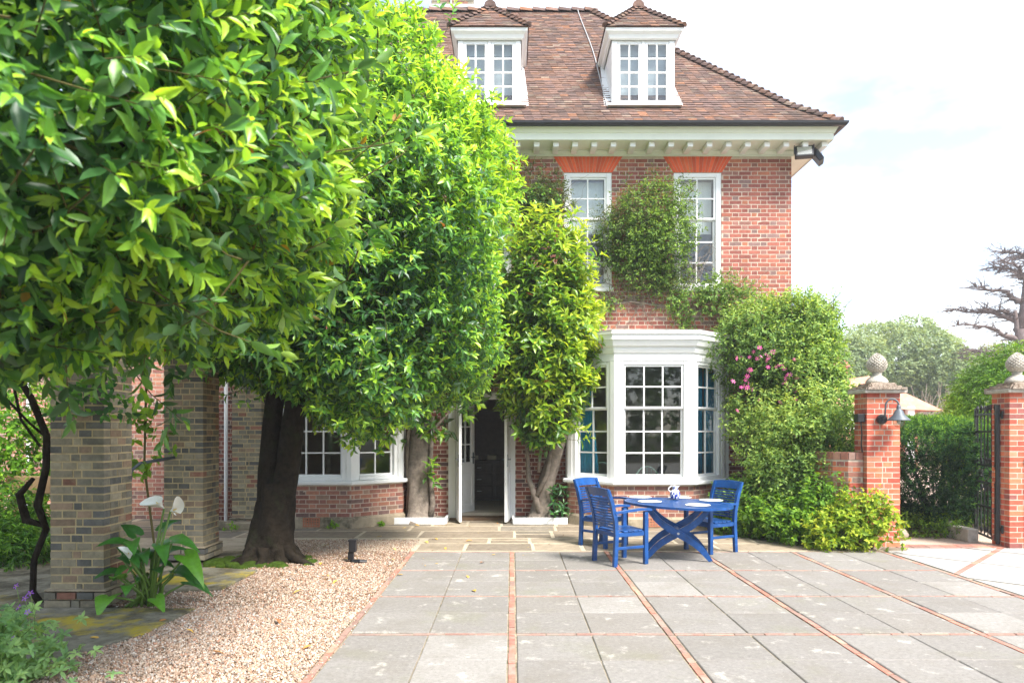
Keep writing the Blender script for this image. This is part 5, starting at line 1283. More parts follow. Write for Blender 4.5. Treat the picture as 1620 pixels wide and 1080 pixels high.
for a, l_ in ((-.5, .8), (.5, .4), (2.5, .55), (3.6, .6), (4.6, .5), (5.3, .42)):
    m.tube([(-3.07 + .2 * math.cos(a), 8.85 + .2 * math.sin(a), .17), (-3.07 + .5 * l_ * math.cos(a), 8.85 + .5 * l_ * math.sin(a), .05), (-3.07 + l_ * math.cos(a), 8.85 + l_ * math.sin(a), -.04)], [.10, .06, .02], 9)
for i in range(20):
    a = rs.uniform(0, 6.28); z = rs.uniform(2.0, 4.2); limb(m, (-2.85, 9.0, z), (-2.6 + 2.1 * math.cos(a), 9.2 + 1.8 * math.sin(a), z + rs.uniform(.2, 2)), .06, .012, rs)
m.build('trunk', M['bark'], t2, smooth=True)
m = MB()
for i in range(60):
    a = rs.uniform(0, 6.28); q = rs.uniform(.3, .75); x, y = -3.1 + q * math.cos(a) * 1.0, 8.72 + q * .6 * math.sin(a); s_ = rs.uniform(.05, .13)
    m.lathe([(s_, -.05), (s_ * .95, s_ * .1), (s_ * .6, s_ * .32), (s_ * .1, s_ * .42)], 8, (x, y, -.01))
tag(m.build('moss_mound', M['moss'], smooth=True), kind='stuff')
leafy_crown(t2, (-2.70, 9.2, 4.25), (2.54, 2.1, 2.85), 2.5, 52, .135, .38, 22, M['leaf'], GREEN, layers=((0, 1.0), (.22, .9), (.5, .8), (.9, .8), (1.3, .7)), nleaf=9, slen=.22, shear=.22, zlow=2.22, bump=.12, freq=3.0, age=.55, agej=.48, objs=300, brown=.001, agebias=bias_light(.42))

# magnolia-leaved shrubs trained on the house wall
BIG = [(0, (.03, .08, .016)), (.35, (.07, .18, .02)), (.65, (.19, .34, .025)), (1, (.40, .50, .04))]
def wall_trunk(name, lab, base, tips, r0, seed, extra):
    t = thing(name, lab, 'tree', (base[0], base[1], 0), group='big-leaved shrubs trained on the house wall'); m = MB(); rs = np.random.default_rng(seed)
    trunk_mesh(m, [base, (base[0] + (tips[0] - base[0]) * .12, base[1], .18), (base[0] + (tips[0] - base[0]) * .45, base[1], .8), tips, (tips[0] + .1, tips[1], 2.6), (tips[0] + .1, tips[1], 3.8)], [r0 * 1.5, r0 * 1.05, r0 * .85, r0 * .75, r0 * .5, r0 * .25], lob=.22, seed=seed)
    for q in extra: m.tube([(x, y + .0, z) for x, y, z in q[0]], q[1], 8)
    for i in range(8):
        z = 1.4 + i * .35; limb(m, (tips[0], tips[1], z), (tips[0] + rs.uniform(-.8, .8), tips[1] - rs.uniform(.1, .5), z + .7), .04, .01, rs)
    m.build('trunk', M['bark_pale'], t, smooth=True); return t
t3 = wall_trunk('wall_shrub', 'big-leaved shrub with a thick gnarled trunk between the door and the curtainless bay', (-1.66, 12.5, -.02), (-1.66, 12.5, 1.5), .20, 31,
                [([(-1.90, 12.5, 0), (-1.86, 12.48, .6), (-1.89, 12.48, 1.2), (-1.84, 12.5, 2.0)], [.03, .04, .035, .03]), ([(-1.5, 12.45, .0), (-1.42, 12.4, .35), (-1.47, 12.4, .9), (-1.42, 12.42, 1.9)], [.07, .05, .04, .035])])
leafy_crown(t3, (-1.5, 12.35, 3.6), (1.1, .5, 1.9), 2.2, 22, .20, .36, 41, M['leaf'], BIG, layers=((0, 1), (.2, .8)), nleaf=8, slen=.22, age=.4, agej=.4, objs=60, twig=False, zlow=2.0)
rs = np.random.default_rng(77)
f = Foliage(); Pq = np.array([(-1.52, 12.3, .82), (-1.46, 12.28, .98), (-1.40, 12.3, .70), (-1.45, 12.3, 1.05)]); f.add(shoot_leaves(Pq, np.array([(.3, -.5, .5)] * 4), 7, np.full(4, .12), .20, .34, rs, age0=np.array([.5, .6, .45, .6])), 8, BIG); f.build('side_shoots', M['leaf'], t3)
t4 = wall_trunk('wall_shrub', 'lime-leaved shrub trained up the wall between the open door and the bay window', (.48, 12.48, -.02), (.85, 12.4, 1.5), .15, 32,
                [([(.55, 12.4, .02), (.42, 12.38, .45), (.30, 12.4, .8), (.28, 12.42, 1.2), (.22, 12.44, 2.0)], [.055, .055, .045, .035, .03]), ([(.45, 12.36, .5), (.62, 12.36, .85), (.72, 12.38, 1.3), (.74, 12.38, 2.0)], [.05, .045, .04, .03]), ([(.48, 12.42, .9), (.52, 12.42, 1.4), (.6, 12.42, 1.9)], [.035, .03, .025])])
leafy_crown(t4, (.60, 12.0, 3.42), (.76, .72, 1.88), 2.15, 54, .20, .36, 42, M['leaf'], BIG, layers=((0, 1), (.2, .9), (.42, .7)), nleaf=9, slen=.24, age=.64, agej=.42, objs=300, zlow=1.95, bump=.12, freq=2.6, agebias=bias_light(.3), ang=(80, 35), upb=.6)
sp = thing('evergreen_sprout', 'small dark evergreen sprout beside the lime-leaved shrub at the bay', 'shrub', (.80, 12.35, 0)); f = Foliage(); Pq = np.stack([rs.normal(.80, .10, 16), rs.normal(12.32, .06, 16), rs.uniform(.1, .62, 16)], -1)
f.add(shoot_leaves(Pq, rs.normal(0, .5, (16, 3)) + np.array([.1, -.3, .7]), 7, np.full(16, .12), .15, .34, rs, age0=np.full(16, .2)), 8, GREEN); f.build('foliage', M['leaf'], sp); m = MB(); m.tube([(.80, 12.36, 0), (.80, 12.34, .6)], .012, 6); m.build('stem', M['twig'], sp)

for (xa, xb, lab) in ((-2.08, -1.18, 'white board edging the bed of the gnarled trunk beside the door'), (.02, .98, 'white board edging the bed of the lime-leaved shrub')):
    e = thing('bed_edging', lab, 'bed edging', ((xa + xb) / 2, 12.2, 0), group='white bed edgings by the door')
    m = MB(); m.box(xa, xb, 12.19, 12.235, .0, .115, ch=.005); m.build('front_board', M['white'], e)
    xr = xb if xa < -1 else xa; m = MB(); m.box(xr - .02, xr + .02, 12.237, 12.70, .0, .11, ch=.005); m.build('side_board', M['white'], e)
    m = MB(); m.box(xa + .03, xb - .03, 12.24, 12.72, 0, .07); m.build('soil', M['earth'], e)

# ---- climbers on the house
CLIMB = [(0, (.06, .115, .035)), (.4, (.14, .25, .06)), (.75, (.25, .38, .085)), (1, (.40, .50, .13))]
RUST = [(0, (.05, .075, .025)), (.5, (.11, .155, .045)), (.8, (.21, .21, .08)), (1, (.27, .17, .11))]
def blob_leaves(fol, blobs, dens, leafL, ratio, rs, stops, kind=4, nleaf=6, slen=.10, age=.45, agej=.35, upb=.2, layers=((0, 1), (.14, .8)), bump=.2, freq=4, droop=.2, agebias=None):
    for bi, (c, r) in enumerate(blobs):
        area = 4 * math.pi * ((r[0] * r[1]) ** 1.6 / 3 + (r[0] * r[2]) ** 1.6 / 3 + (r[1] * r[2]) ** 1.6 / 3) ** (1 / 1.6)
        for dp, fr in layers:
            rr = [max(.06, q - dp) for q in r]
            P, nn = crown_pts(c, rr, 2.1, int(area * dens * fr), rs, bump, freq, int(rs.integers(999)))
            k = visible_filter(P, nn, rs, .15, -.2); P, nn = P[k], nn[k]
            P = P + nn * rs.normal(0, .05, (len(P), 1)); D = nrm_(nn * .8 + np.array([0, 0, upb]) + rs.normal(0, .5, (len(P), 3)))
            ag = age + agej * (.6 * wnoise(P, 3, 17) + .4 * rs.normal(0, .6, len(P)))
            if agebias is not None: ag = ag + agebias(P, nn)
            fol.add(shoot_leaves(P, D, nleaf, slen * rs.uniform(.6, 1.4, len(P)), leafL, ratio, rs, (80, 35), jit=.4, age0=ag, agej=agej, droop=droop), kind, stops, rs=rs)
def trailing(mb, n, rs, x0, x1, z0, z1, y, r=.006, L=1.0):
    for i in range(n):
        x, z = rs.uniform(x0, x1), rs.uniform(z0, z1); p = np.array([x, y - rs.uniform(.01, .12), z]); pts = [tuple(p)]; d = np.array([rs.normal(0, .5), 0, rs.normal(-.2, .6)])
        for k in range(6):
            d = d + rs.normal(0, .35, 3) * np.array([1, .15, 1]); p = p + nrm_(d) * L / 6; p[1] = min(y - .01, p[1]); pts.append(tuple(p))
        mb.tube(pts, [r * (1 - .12 * k) for k in range(7)], 5, cap=False)
cl = thing('wall_creeper', 'bushy creeper between the two tall windows trailing down to the bay roof', 'climbing plant', (2.4, FY, 3.5)); rs = np.random.default_rng(51)
f = Foliage()
blob_leaves(f, [((2.55, 12.55, 5.55), (.62, .42, .62)), ((2.25, 12.6, 5.1), (.62, .36, .42)), ((2.85, 12.55, 5.2), (.45, .35, .55)), ((2.1, 12.65, 4.75), (.45, .22, .35)), ((2.65, 12.65, 4.6), (.5, .2, .45))], 150, .075, .42, rs, [(0, (.045, .085, .025)), (.5, (.10, .19, .04)), (1, (.28, .42, .07))], age=.5, agej=.4, bump=.5, freq=5.5, slen=.16)
blob_leaves(f, [((2.9, 12.5, 5.75), (.3, .3, .25)), ((1.8, 12.6, 5.5), (.25, .22, .25)), ((1.95, 12.62, 5.25), (.35, .28, .3)), ((2.3, 12.6, 5.6), (.4, .35, .45)), ((2.4, 12.66, 4.45), (.6, .16, .3)), ((2.9, 12.66, 4.35), (.4, .14, .3))], 140, .055, .42, rs, RUST, bump=.5, freq=6, slen=.16)
blob_leaves(f, [((1.75, 12.68, 4.0), (.35, .12, .15)), ((3.0, 12.65, 4.0), (.4, .15, .25)), ((3.5, 12.6, 4.1), (.5, .2, .3)), ((3.9, 12.55, 4.2), (.4, .25, .25)), ((3.2, 12.68, 3.6), (.2, .1, .2)), ((4.1, 12.5, 3.9), (.5, .3, .35))], 130, .075, .42, rs, CLIMB, age=.5)
f.build('foliage', M['leaf_soft'], cl)
m = MB(); trailing(m, 150, rs, 1.6, 3.5, 3.9, 4.9, FY, .006, .7); trailing(m, 40, rs, 1.8, 4.3, 3.5, 4.2, FY, .006, .9)
m.tube([(1.35, 12.70, 3.75), (1.7, 12.69, 3.95), (2.2, 12.7, 4.02), (3.0, 12.7, 3.9), (3.8, 12.7, 3.8), (4.2, 12.6, 3.2)], .02, 6); m.build('stem', M['bark_pale'], cl)
c2 = thing('wall_creeper', 'smaller creeper clump beside the upper window over the lime-leaved shrub', 'climbing plant', (.5, FY, 5.5)); f = Foliage()
blob_leaves(f, [((.42, 12.6, 6.05), (.5, .32, .42)), ((.35, 12.6, 5.7), (.55, .3, .4)), ((.7, 12.62, 5.8), (.35, .28, .4))], 150, .06, .42, rs, RUST, age=.35); blob_leaves(f, [((.5, 12.55, 5.65), (.4, .3, .3))], 120, .075, .42, rs, GREEN, age=.55)
f.build('foliage', M['leaf_soft'], c2); m = MB(); trailing(m, 40, rs, 0, .9, 5.0, 6.2, FY, .006, .8); m.build('stem', M['bark_pale'], c2)

# ---- big flowering climber and the shrubs at its feet
fc = thing('flowering_climber', 'tall bushy climber with pink flowers covering the house corner', 'climbing plant', (4.7, 12.0, 0)); rs = np.random.default_rng(61); f = Foliage()
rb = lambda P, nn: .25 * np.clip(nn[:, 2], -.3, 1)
blob_leaves(f, [((4.5, 12.0, 3.1), (.9, .7, .82)), ((4.92, 11.9, 2.85), (.70, .75, 1.0)), ((4.92, 11.6, 2.0), (.62, .8, .9)), ((4.45, 11.9, 2.4), (.6, .7, .7)), ((5.18, 11.9, 3.4), (.36, .5, .45)), ((4.15, 12.3, 3.4), (.45, .4, .4)), ((4.9, 12.0, 3.5), (.5, .5, .42)), ((5.3, 11.8, 2.6), (.26, .4, .4)), ((4.9, 11.35, 2.7), (.4, .35, .5)), ((4.3, 11.6, 2.9), (.35, .35, .4))], 130, .088, .46, rs, CLIMB, age=.46, agej=.38, agebias=rb, layers=((0, 1), (.16, .8), (.34, .5)), bump=.34, freq=5, slen=.16)
f.build('foliage', M['leaf_soft'], fc)
f = Foliage(); sh = MB()
for i in range(34):
    p0 = np.array([4.95 + rs.normal(0, .42), 11.8 + rs.normal(0, .3), 3.55]); d = nrm_(np.array([rs.normal(.15, .35), rs.normal(0, .3), 1.0])); l_ = rs.uniform(.25, .62); sh.tube([tuple(p0), tuple(p0 + d * l_ * .5), tuple(p0 + d * l_ + np.array([.06, 0, -.02]))], [.006, .004, .002], 4)
    f.add(shoot_leaves(np.array([p0 + d * l_ * .2]), np.array([d]), 9, np.array([l_ * .8]), .065, .42, rs, (80, 40), jit=.4, age0=np.array([.6])), 4, CLIMB)
f.build('shoots', M['leaf_soft'], fc); sh.build('shoot_stem', M['twig'], fc, kind='stuff')
m = MB(); limb(m, (4.5, 12.5, 0), (4.6, 12.2, 2.0), .06, .04, rs); limb(m, (4.6, 12.2, 2.0), (5.1, 11.9, 3.6), .04, .015, rs); limb(m, (4.6, 12.2, 1.6), (4.2, 12.2, 3.3), .035, .012, rs); m.build('stem', M['bark_pale'], fc)
def flower_mesh(col, r, n=6):
    m = MB()
    for k in range(n):
        a = 2 * math.pi * k / n; q = [(0, 0, 0), (r * .6 * math.cos(a - .35), r * .6 * math.sin(a - .35), r * .25), (r * math.cos(a), r * math.sin(a), r * .1), (r * .6 * math.cos(a + .35), r * .6 * math.sin(a + .35), r * .25)]; m.poly(q, [(0, 1, 2, 3)], col)
    m.lathe([(r * .16, .0), (r * .14, r * .2), (r * .02, r * .25)], 6, col=(.6, .5, .1)); return m.mesh('flower', M['petal'])
pinks = [flower_mesh(c, .043) for c in ((.60, .10, .34), (.68, .20, .44), (.52, .07, .28))]
spots = [(1176, 565), (1190, 560), (1205, 566), (1216, 560), (1222, 566), (1228, 570), (1240, 578), (1240, 590), (1250, 596), (1262, 592), (1268, 600), (1256, 606), (1180, 596), (1172, 604), (1178, 590), (1186, 612), (1188, 606), (1235, 630), (1244, 584), (1248, 612), (1232, 563), (1185, 640), (1262, 612), (1210, 575)]
for i, (px, py) in enumerate(spots):
    for q in range(2):
        Y = 11.1 + rs.uniform(-.12, .12) - (.0 if px > 1200 else -.15); o = add('flower', pinks[int(rs.integers(3))], fc, loc=Vector(((px + rs.normal(0, 8) - 810) / 1094 * Y, Y, 1.65 + (681 - py + rs.normal(0, 8)) / 1094 * Y)) - woff(fc), rot=(R(75) + rs.normal(0, .4), rs.normal(0, .5), rs.normal(0, .6)), scale=[rs.uniform(.8, 1.3)] * 3)
def shrub(name, lab, base, blobs, dens, leafL, ratio, seed, stops, group=None, cat='shrub', mt='leaf_soft', **k):
    t = thing(name, lab, cat, base, group=group); rs = np.random.default_rng(seed); f = Foliage(); blob_leaves(f, blobs, dens, leafL, ratio, rs, stops, **k); f.build('foliage', M[mt], t)
    m = MB()
    for i in range(9): c, r = blobs[int(rs.integers(len(blobs)))]; limb(m, (base[0] + rs.normal(0, .08), base[1] + rs.normal(0, .06), 0), np.array(c) + rs.normal(0, .3, 3) * np.array(r), .018, .005, rs, sides=5)
    m.build('stem', M['twig'], t); return t
LIME = [(0, (.07, .14, .015)), (.4, (.17, .28, .02)), (.75, (.32, .42, .03)), (1, (.45, .48, .05))]
shrub('bushy_shrub', 'grey-green bushy shrub below the pink flowers', (4.7, 11.0, 0), [((4.5, 11.1, 1.35), (.7, .6, .75)), ((4.9, 10.9, 1.55), (.55, .55, .65)), ((4.1, 11.5, 1.7), (.4, .45, .5)), ((4.35, 11.0, .75), (.75, .55, .6)), ((5.0, 10.7, .9), (.6, .45, .6))], 125, .08, .48, 62, CLIMB, bump=.34, freq=5, slen=.15, age=.56, agej=.4, layers=((0, 1), (.16, .8), (.34, .5)), agebias=rb)
shrub('ground_shrub', 'spreading leafy shrub with bright green leaves along the paving edge', (4.1, 10.6, 0), [((3.75, 11.2, .35), (.45, .5, .38)), ((4.0, 10.7, .3), (.5, .45, .33)), ((4.3, 10.2, .27), (.5, .4, .30)), ((4.6, 10.2, .5), (.45, .3, .42))], 150, .095, .55, 63, [(0, (.05, .12, .015)), (.5, (.12, .26, .02)), (1, (.25, .38, .03))], age=.5, agej=.4, droop=.3)
shrub('golden_shrub', 'golden yellow-green shrub at the foot of the lamp pier', (4.95, 9.62, 0), [((4.62, 9.62, .28), (.40, .28, .28)), ((4.95, 9.56, .32), (.30, .2, .26)), ((4.8, 9.62, .52), (.28, .2, .2)), ((5.18, 9.55, .40), (.16, .12, .09)), ((5.0, 9.56, .66), (.18, .12, .10)), ((4.45, 9.7, .2), (.35, .28, .2))], 120, .085, .6, 64, LIME, age=.6, agej=.4, nleaf=6, layers=((0, 1), (.12, .7)))
shrub('purple_wildflower', 'low weedy plant with purple specks at the wall foot behind the armchair', (3.55, 11.9, 0), [((3.5, 11.9, .1), (.2, .2, .12)), ((3.9, 12.0, .12), (.25, .25, .15))], 120, .05, .5, 66, CLIMB)

# ---- beyond the gate
YEW = [(0, (.012, .045, .022)), (.45, (.03, .10, .035)), (.8, (.12, .26, .04)), (1, (.26, .42, .05))]
yw = thing('yew_hedge', 'clipped dark yew hedge block with bright new tips beyond the gate opening', 'hedge', (7.0, 11.6, 0)); rs = np.random.default_rng(71); f = Foliage()
for dp, fr in ((0, 1.0), (.12, .7)):
    P, nn = crown_pts((7.0, 11.7, 1.10), (.98 - dp, .95 - dp, .64 - dp), 3.2, int(5200 * fr), rs, .05, 4, 9, zlow=.98 - dp)
    low = P[:, 2] < .8; P[low, 0] = 7.25 + (P[low, 0] - 7.25) * (.55 + .45 * P[low, 2] / .8)
    k = visible_filter(P, nn, rs, .2); P, nn = P[k], nn[k]; D = nrm_(nn * .7 + np.array([0, 0, .7]) + rs.normal(0, .35, P.shape))
    f.add(shoot_leaves(P, D, 12, rs.uniform(.10, .2, len(P)), .075, .26, rs, (70, 25), age0=.33 + .3 * np.clip(nn[:, 2], 0, 1) + rs.normal(0, .1, len(P)), agej=.3), 2, YEW, rs=rs)
f.build('foliage', M['leaf_soft'], yw); m = MB()
for i in range(7): limb(m, (7.25 + rs.normal(0, .12), 11.5 + rs.normal(0, .15), 0), (7.1 + rs.normal(0, .5), 11.7 + rs.normal(0, .4), 1.5), .045, .015, rs)
m.build('trunk', M['bark'], yw)
CON = [(0, (.07, .17, .025)), (.5, (.20, .37, .035)), (1, (.40, .54, .05))]
cn = thing('conifer', 'feathery yellow-green conifer rising behind the iron gate', 'tree', (9.0, 12.0, 0)); f = Foliage()
for dp, fr in ((0, 1.0), (.2, .8)):
    P, nn = crown_pts((9.0, 12.0, 1.75), (1.12 - dp, 1.0 - dp, 1.5 - dp), 2.0, int(3000 * fr), rs, .24, 3, 12, zlow=1.7 - dp)
    k = visible_filter(P, nn, rs, .2); P, nn = P[k], nn[k]; D = nrm_(nn * 1.0 + np.array([0, 0, .0]) + rs.normal(0, .35, P.shape)); D2 = nrm_(D * np.array([1, 1, .2]) + np.array([0, 0, -.25]))
    f.add(shoot_leaves(P, D2, 14, rs.uniform(.25, .45, len(P)), .095, .22, rs, (70, 30), age0=.5 + .4 * wnoise(P, 3, 4) + rs.normal(0, .15, len(P)), agej=.3, droop=.35), 2, CON, rs=rs)
f.build('foliage', M['leaf_soft'], cn); m = MB(); limb(m, (9.0, 12.1, 0), (9.0, 12.1, 2.6), .12, .04, rs, .02); m.build('trunk', M['bark'], cn)
shrub('low_shrub', 'low bright shrub by the gravel at the foot of the yew hedge', (6.5, 11.0, 0), [((6.5, 11.05, .12), (.42, .3, .2)), ((6.85, 10.9, .12), (.3, .25, .16))], 160, .05, .5, 73, [(0, (.06, .13, .015)), (.5, (.14, .27, .02)), (1, (.26, .38, .03))], age=.55)
m = MB(); m.lathe([(.16, -.03), (.2, .05), (.15, .13), (.05, .16)], 9, (5.95, 10.75, 0)); tag(m.build('rock', M['coping'], smooth=True), 'brown rock beside the lamp pier at the gravel drive', 'rock')

bh = thing('far_house', 'low brick house with a pale red hipped roof beyond the gate', 'house', (17.0, 31, 0))
hx0, hx1, hy0, hy1 = 12.8, 17.6, 30.0, 36.0
m = MB(); m.box(hx0, hx1, hy0, hy1, 0, 2.75); m.build('wall', M['bgbrick'], bh)
m = MB(); o_ = .4; ez = 2.75; rh = 4.15; mid = (hy0 + hy1) / 2
m.poly([(hx0 - o_, hy0 - o_, ez), (hx1 + .9, hy0 - o_, ez - .25), (hx1 + .9, hy1 + o_, ez - .25), (hx0 - o_, hy1 + o_, ez), (hx0 - o_, 31.6, rh - .6), (16.3, 31.6, rh), (16.3, 34, rh), (hx0 - o_, 34, rh - .6)], [(0, 1, 5, 4), (1, 2, 6, 5), (2, 3, 7, 6), (4, 5, 6, 7), (3, 0, 4, 7)], (.50, .24, .16)); M['fartile'] = mat('far_tile', attr=True, rough=.9, var=.3, nscale=3, stain=[((.50, .40, .30), 2, .5, .5, .7)]); rf = m.build('roof', M['fartile'], bh)
V, F, C = [], [], []
nrm0 = Vector((0, 2.0, rh - ez)).normalized(); y = 0
for r_ in range(10):
    for q in range(28):
        x = hx0 - o_ + q * .195; t = r_ / 10
        if x > hx1 + .8 - 2.1 * t: continue
        lo = Vector((x, hy0 - o_ + 2.0 * t, ez + (rh - .35 - ez) * t - .05 * (x - hx0) * .3)); hi = Vector((x, hy0 - o_ + 2.0 * (t + .1), ez + (rh - .35 - ez) * (t + .1)))
        b0 = len(V); V += [lo + Vector((0, -.01, .05)), lo + Vector((.18, -.01, .05)), hi + Vector((.18, 0, .035)), hi + Vector((0, 0, .035))]; F.append([b0, b0 + 1, b0 + 2, b0 + 3]); k = random.uniform(.8, 1.2); C.append((.50 * k, .24 * k, .16 * k))
m = MB(); m.box(14.85, 15.55, 32.0, 32.7, 3.4, 4.9, ch=.02); m.box(14.78, 15.62, 31.93, 32.77, 4.6, 4.75); m.lathe([(.13, 4.9), (.15, 5.2)], 8, (15.2, 32.35, 0)); m.build('chimney', M['bgbrick'], bh)
m = MB(); m.box(14.3, 15.0, hy0 - .03, hy0 - .005, 1.7, 2.5); w_ = m.build('window', M['white'], bh); m = MB(); m.box(14.36, 14.94, hy0 - .045, hy0 - .031, 1.76, 2.44); m.build('pane', M['glass_up'], w_)
m = MB(); m.box(17.0, 17.3, hy0 - .3, hy0 - .1, 0, 2.7); m.build('post', M['white'], bh)
m = MB(); m.tube([(14.9, 32.3, 3.5), (14.9, 32.3, 6.0)], .03, 5); m.tube([(14.1, 32.3, 5.85), (15.6, 32.3, 5.9)], .015, 4); [m.tube([(14.2 + .2 * i, 32.0, 5.87), (14.2 + .2 * i, 32.6, 5.87)], .01, 4) for i in range(7)]; m.build('aerial', M['lead'], bh)

FAR = [(0, (.14, .20, .11)), (.5, (.24, .32, .16)), (1, (.35, .42, .23))]
def far_tree(lab, base, c, blobs, seed, stops=FAR, leafL=.30, dens=14, name='broadleaf_tree'):
    t = thing(name, lab, 'tree', base, group='trees beyond the gate'); rs = np.random.default_rng(seed); f = Foliage()
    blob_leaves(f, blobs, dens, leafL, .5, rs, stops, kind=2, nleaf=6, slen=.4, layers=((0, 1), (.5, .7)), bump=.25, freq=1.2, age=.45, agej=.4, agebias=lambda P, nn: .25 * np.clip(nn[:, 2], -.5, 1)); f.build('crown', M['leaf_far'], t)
    m = MB(); limb(m, base, c, .35, .12, rs, .03)
    for q, r in blobs: limb(m, np.array(base) * np.array([1, 1, 0]) + np.array([0, 0, c[2] * .5]), np.array(q), .14, .03, rs, .05, sides=6)
    m.build('trunk', M['bark_pale'], t); return t
far_tree('pale green tree rising directly above the far house chimney', (27, 50, 0), (27, 50, 6), [((26.5, 50, 6.5), (3.2, 3, 2.6)), ((29, 50, 6.9), (2.6, 2.6, 2.3)), ((24.6, 50, 5.5), (2.2, 2.5, 2.5)), ((31, 50, 6), (2, 2.2, 2.4))], 81)
far_tree('rounded pale tree between the far house and the bare cedar', (36, 54, 0), (35, 54, 5), [((34, 54, 4.8), (3, 3, 2.8)), ((37.5, 54, 5), (3, 3, 2.5)), ((32, 53, 4), (2.4, 2.4, 2.4))], 82)
far_tree('wispy pale tree peeping past the climber at the house corner', (23, 47, 0), (23, 47, 5.5), [((22.4, 47, 5.2), (1.8, 2, 2.6)), ((23.6, 47, 6.6), (1.6, 1.6, 1.4))], 83)
far_tree('yellowish hazy tree under the bare cedar', (40, 57, 0), (40, 57, 4.5), [((39, 57, 4.8), (3.2, 3, 3)), ((43, 57, 5.4), (3.4, 3, 3.2)), ((47, 58, 5.2), (3.4, 3, 3.2))], 84, stops=[(0, (.14, .16, .06)), (.5, (.22, .24, .09)), (1, (.30, .31, .13))])
# grey twiggy bush
tb2 = thing('twiggy_bush', 'grey-brown twiggy bush beside the far house roof', 'bush', (20.5, 34, 0)); rs = np.random.default_rng(85); m = MB()
for i in range(420):
    a = rs.uniform(0, 6.28); e = rs.uniform(.1, 1.4); l_ = rs.uniform(1.6, 3.4); p0 = np.array([20.3 + rs.normal(0, .7), 34 + rs.normal(0, .5), rs.uniform(0, 1.5)]); limb(m, p0, p0 + l_ * np.array([math.cos(a) * math.cos(e) * 1.0, math.sin(a) * math.cos(e) * .7, math.sin(e) * .85]), .03, .008, rs, .12, n=5, sides=4)
M['twig_grey'] = mat('grey_twig', (.34, .28, .23), rough=.95, var=.3); m.build('twigs', M['twig_grey'], tb2, kind='stuff')
# bare cedar
cd = thing('bare_cedar', 'bare flat-branched cedar standing dark against the white sky', 'tree', (29.5, 40, 0)); rs = np.random.default_rng(91); m = MB(); tw = MB()
M['cedar'] = mat('cedar_bark', (.15, .115, .105), rough=.95, var=.3, nscale=4)
limb(m, (29.5, 40, 0), (29.6, 40, 7.5), .55, .38, rs, .01, sides=10); limb(m, (29.6, 40, 7.4), (29.9, 40, 12), .36, .12, rs, .02); limb(m, (29.5, 40, 5.2), (29.1, 40, 8.6), .22, .10, rs, .02)
br = [(29.1, 8.0, -3.4, 1.1), (29.2, 6.9, -4.2, .9), (29.3, 9.0, -2.9, 1.2), (29.4, 6.2, -3.2, -.2), (29.6, 9.9, -2.6, 1.3), (29.3, 6.0, -3.6, .3), (29.7, 10.6, -2.0, .5), (29.7, 9.2, 4, .9), (29.6, 7.6, 4.5, .6), (29.8, 10.6, 3.0, .8), (29.5, 8.2, -2.6, .9), (29.7, 11.3, -1.6, .5)]
for x, z, dx, dz in br:
    pts = [np.array([x - np.sign(dx) * .5, 40 + rs.normal(0, .1), z - .1])]; n_ = 9
    for i in range(n_): pts.append(pts[-1] + np.array([dx / n_, rs.normal(0, .16), dz / n_ * (1.4 - i * .1) + rs.normal(0, .07)]))
    m.tube([tuple(p) for p in pts], list(np.linspace(.17, .025, n_ + 1)), 6)
    for i in range(1, n_ + 1):
        for q in range(5):
            d = np.array([np.sign(dx) * rs.uniform(.1, 1), rs.normal(0, .9), rs.normal(.12, .2)]); l_ = rs.uniform(.35, 1.2); p2 = pts[i] + nrm_(d) * l_; limb(tw, pts[i], p2, .035, .008, rs, .15, n=5, sides=4)
            for z_ in range(4): d3 = nrm_(d + rs.normal(0, .6, 3) * np.array([1, 1, .5])); s_ = pts[i] + (p2 - pts[i]) * rs.uniform(.3, 1); limb(tw, s_, s_ + d3 * rs.uniform(.2, .5), .018, .006, rs, .1, n=3, sides=3)
m.build('trunk', M['cedar'], cd, smooth=True); tw.build('twigs', M['cedar'], cd, kind='stuff')
M['haze'] = bpy.data.materials.new('haze'); M['haze'].use_nodes = True; hn = M['haze'].node_tree.nodes; hn.remove(hn['Principled BSDF'])
vs = hn.new('ShaderNodeVolumePrincipled'); vs.inputs['Color'].default_value = (.93, .96, 1, 1); vs.inputs['Density'].default_value = .0014; vs.inputs['Anisotropy'].default_value = .2
M['haze'].node_tree.links.new(vs.outputs[0], hn['Material Output'].inputs['Volume'])
m = MB(); m.box(-205, 205, -205, 305, -1.1, 14.5); m.build('haze', M['haze'], kind='stuff')
# distant mass behind everything at the horizon, and the garden trees across the terrace (they show in the window panes)
rs = np.random.default_rng(96); f = Foliage(); blobs = [((x, -24 + rs.normal(0, 1.5), 4.2), (3.2, 2.2, 4.2 + rs.uniform(-.8, 1.5))) for x in np.arange(-24, 27, 4.4)]
def back_leaves():
    for c, r in blobs:
        for dp in (0, .6):
            P, nn = crown_pts(c, [q - dp for q in r], 2.2, 420, rs, .2, 1.3, int(rs.integers(999))); k = nn[:, 1] > -.3; P, nn = P[k], nn[k]
            f.add(shoot_leaves(P, nrm_(nn + rs.normal(0, .5, P.shape)), 6, rs.uniform(.3, .6, len(P)), .45, .5, rs, age0=rs.uniform(.1, .7, len(P))), 2, GREEN)
back_leaves(); f.build('garden_trees', M['leaf_far'], None)
rs = np.random.default_rng(95); f = Foliage(); blobs = [((x, 95 + rs.normal(0, 4), 2.5), (6, 4, 4 + rs.uniform(0, 1.5))) for x in np.arange(30, 110, 7)]
blob_leaves(f, blobs, 3.0, .7, .6, rs, FAR, kind=2, layers=((0, 1), (.8, .6)), slen=.6); o = f.build('distant_woodland', M['leaf_far'], None)

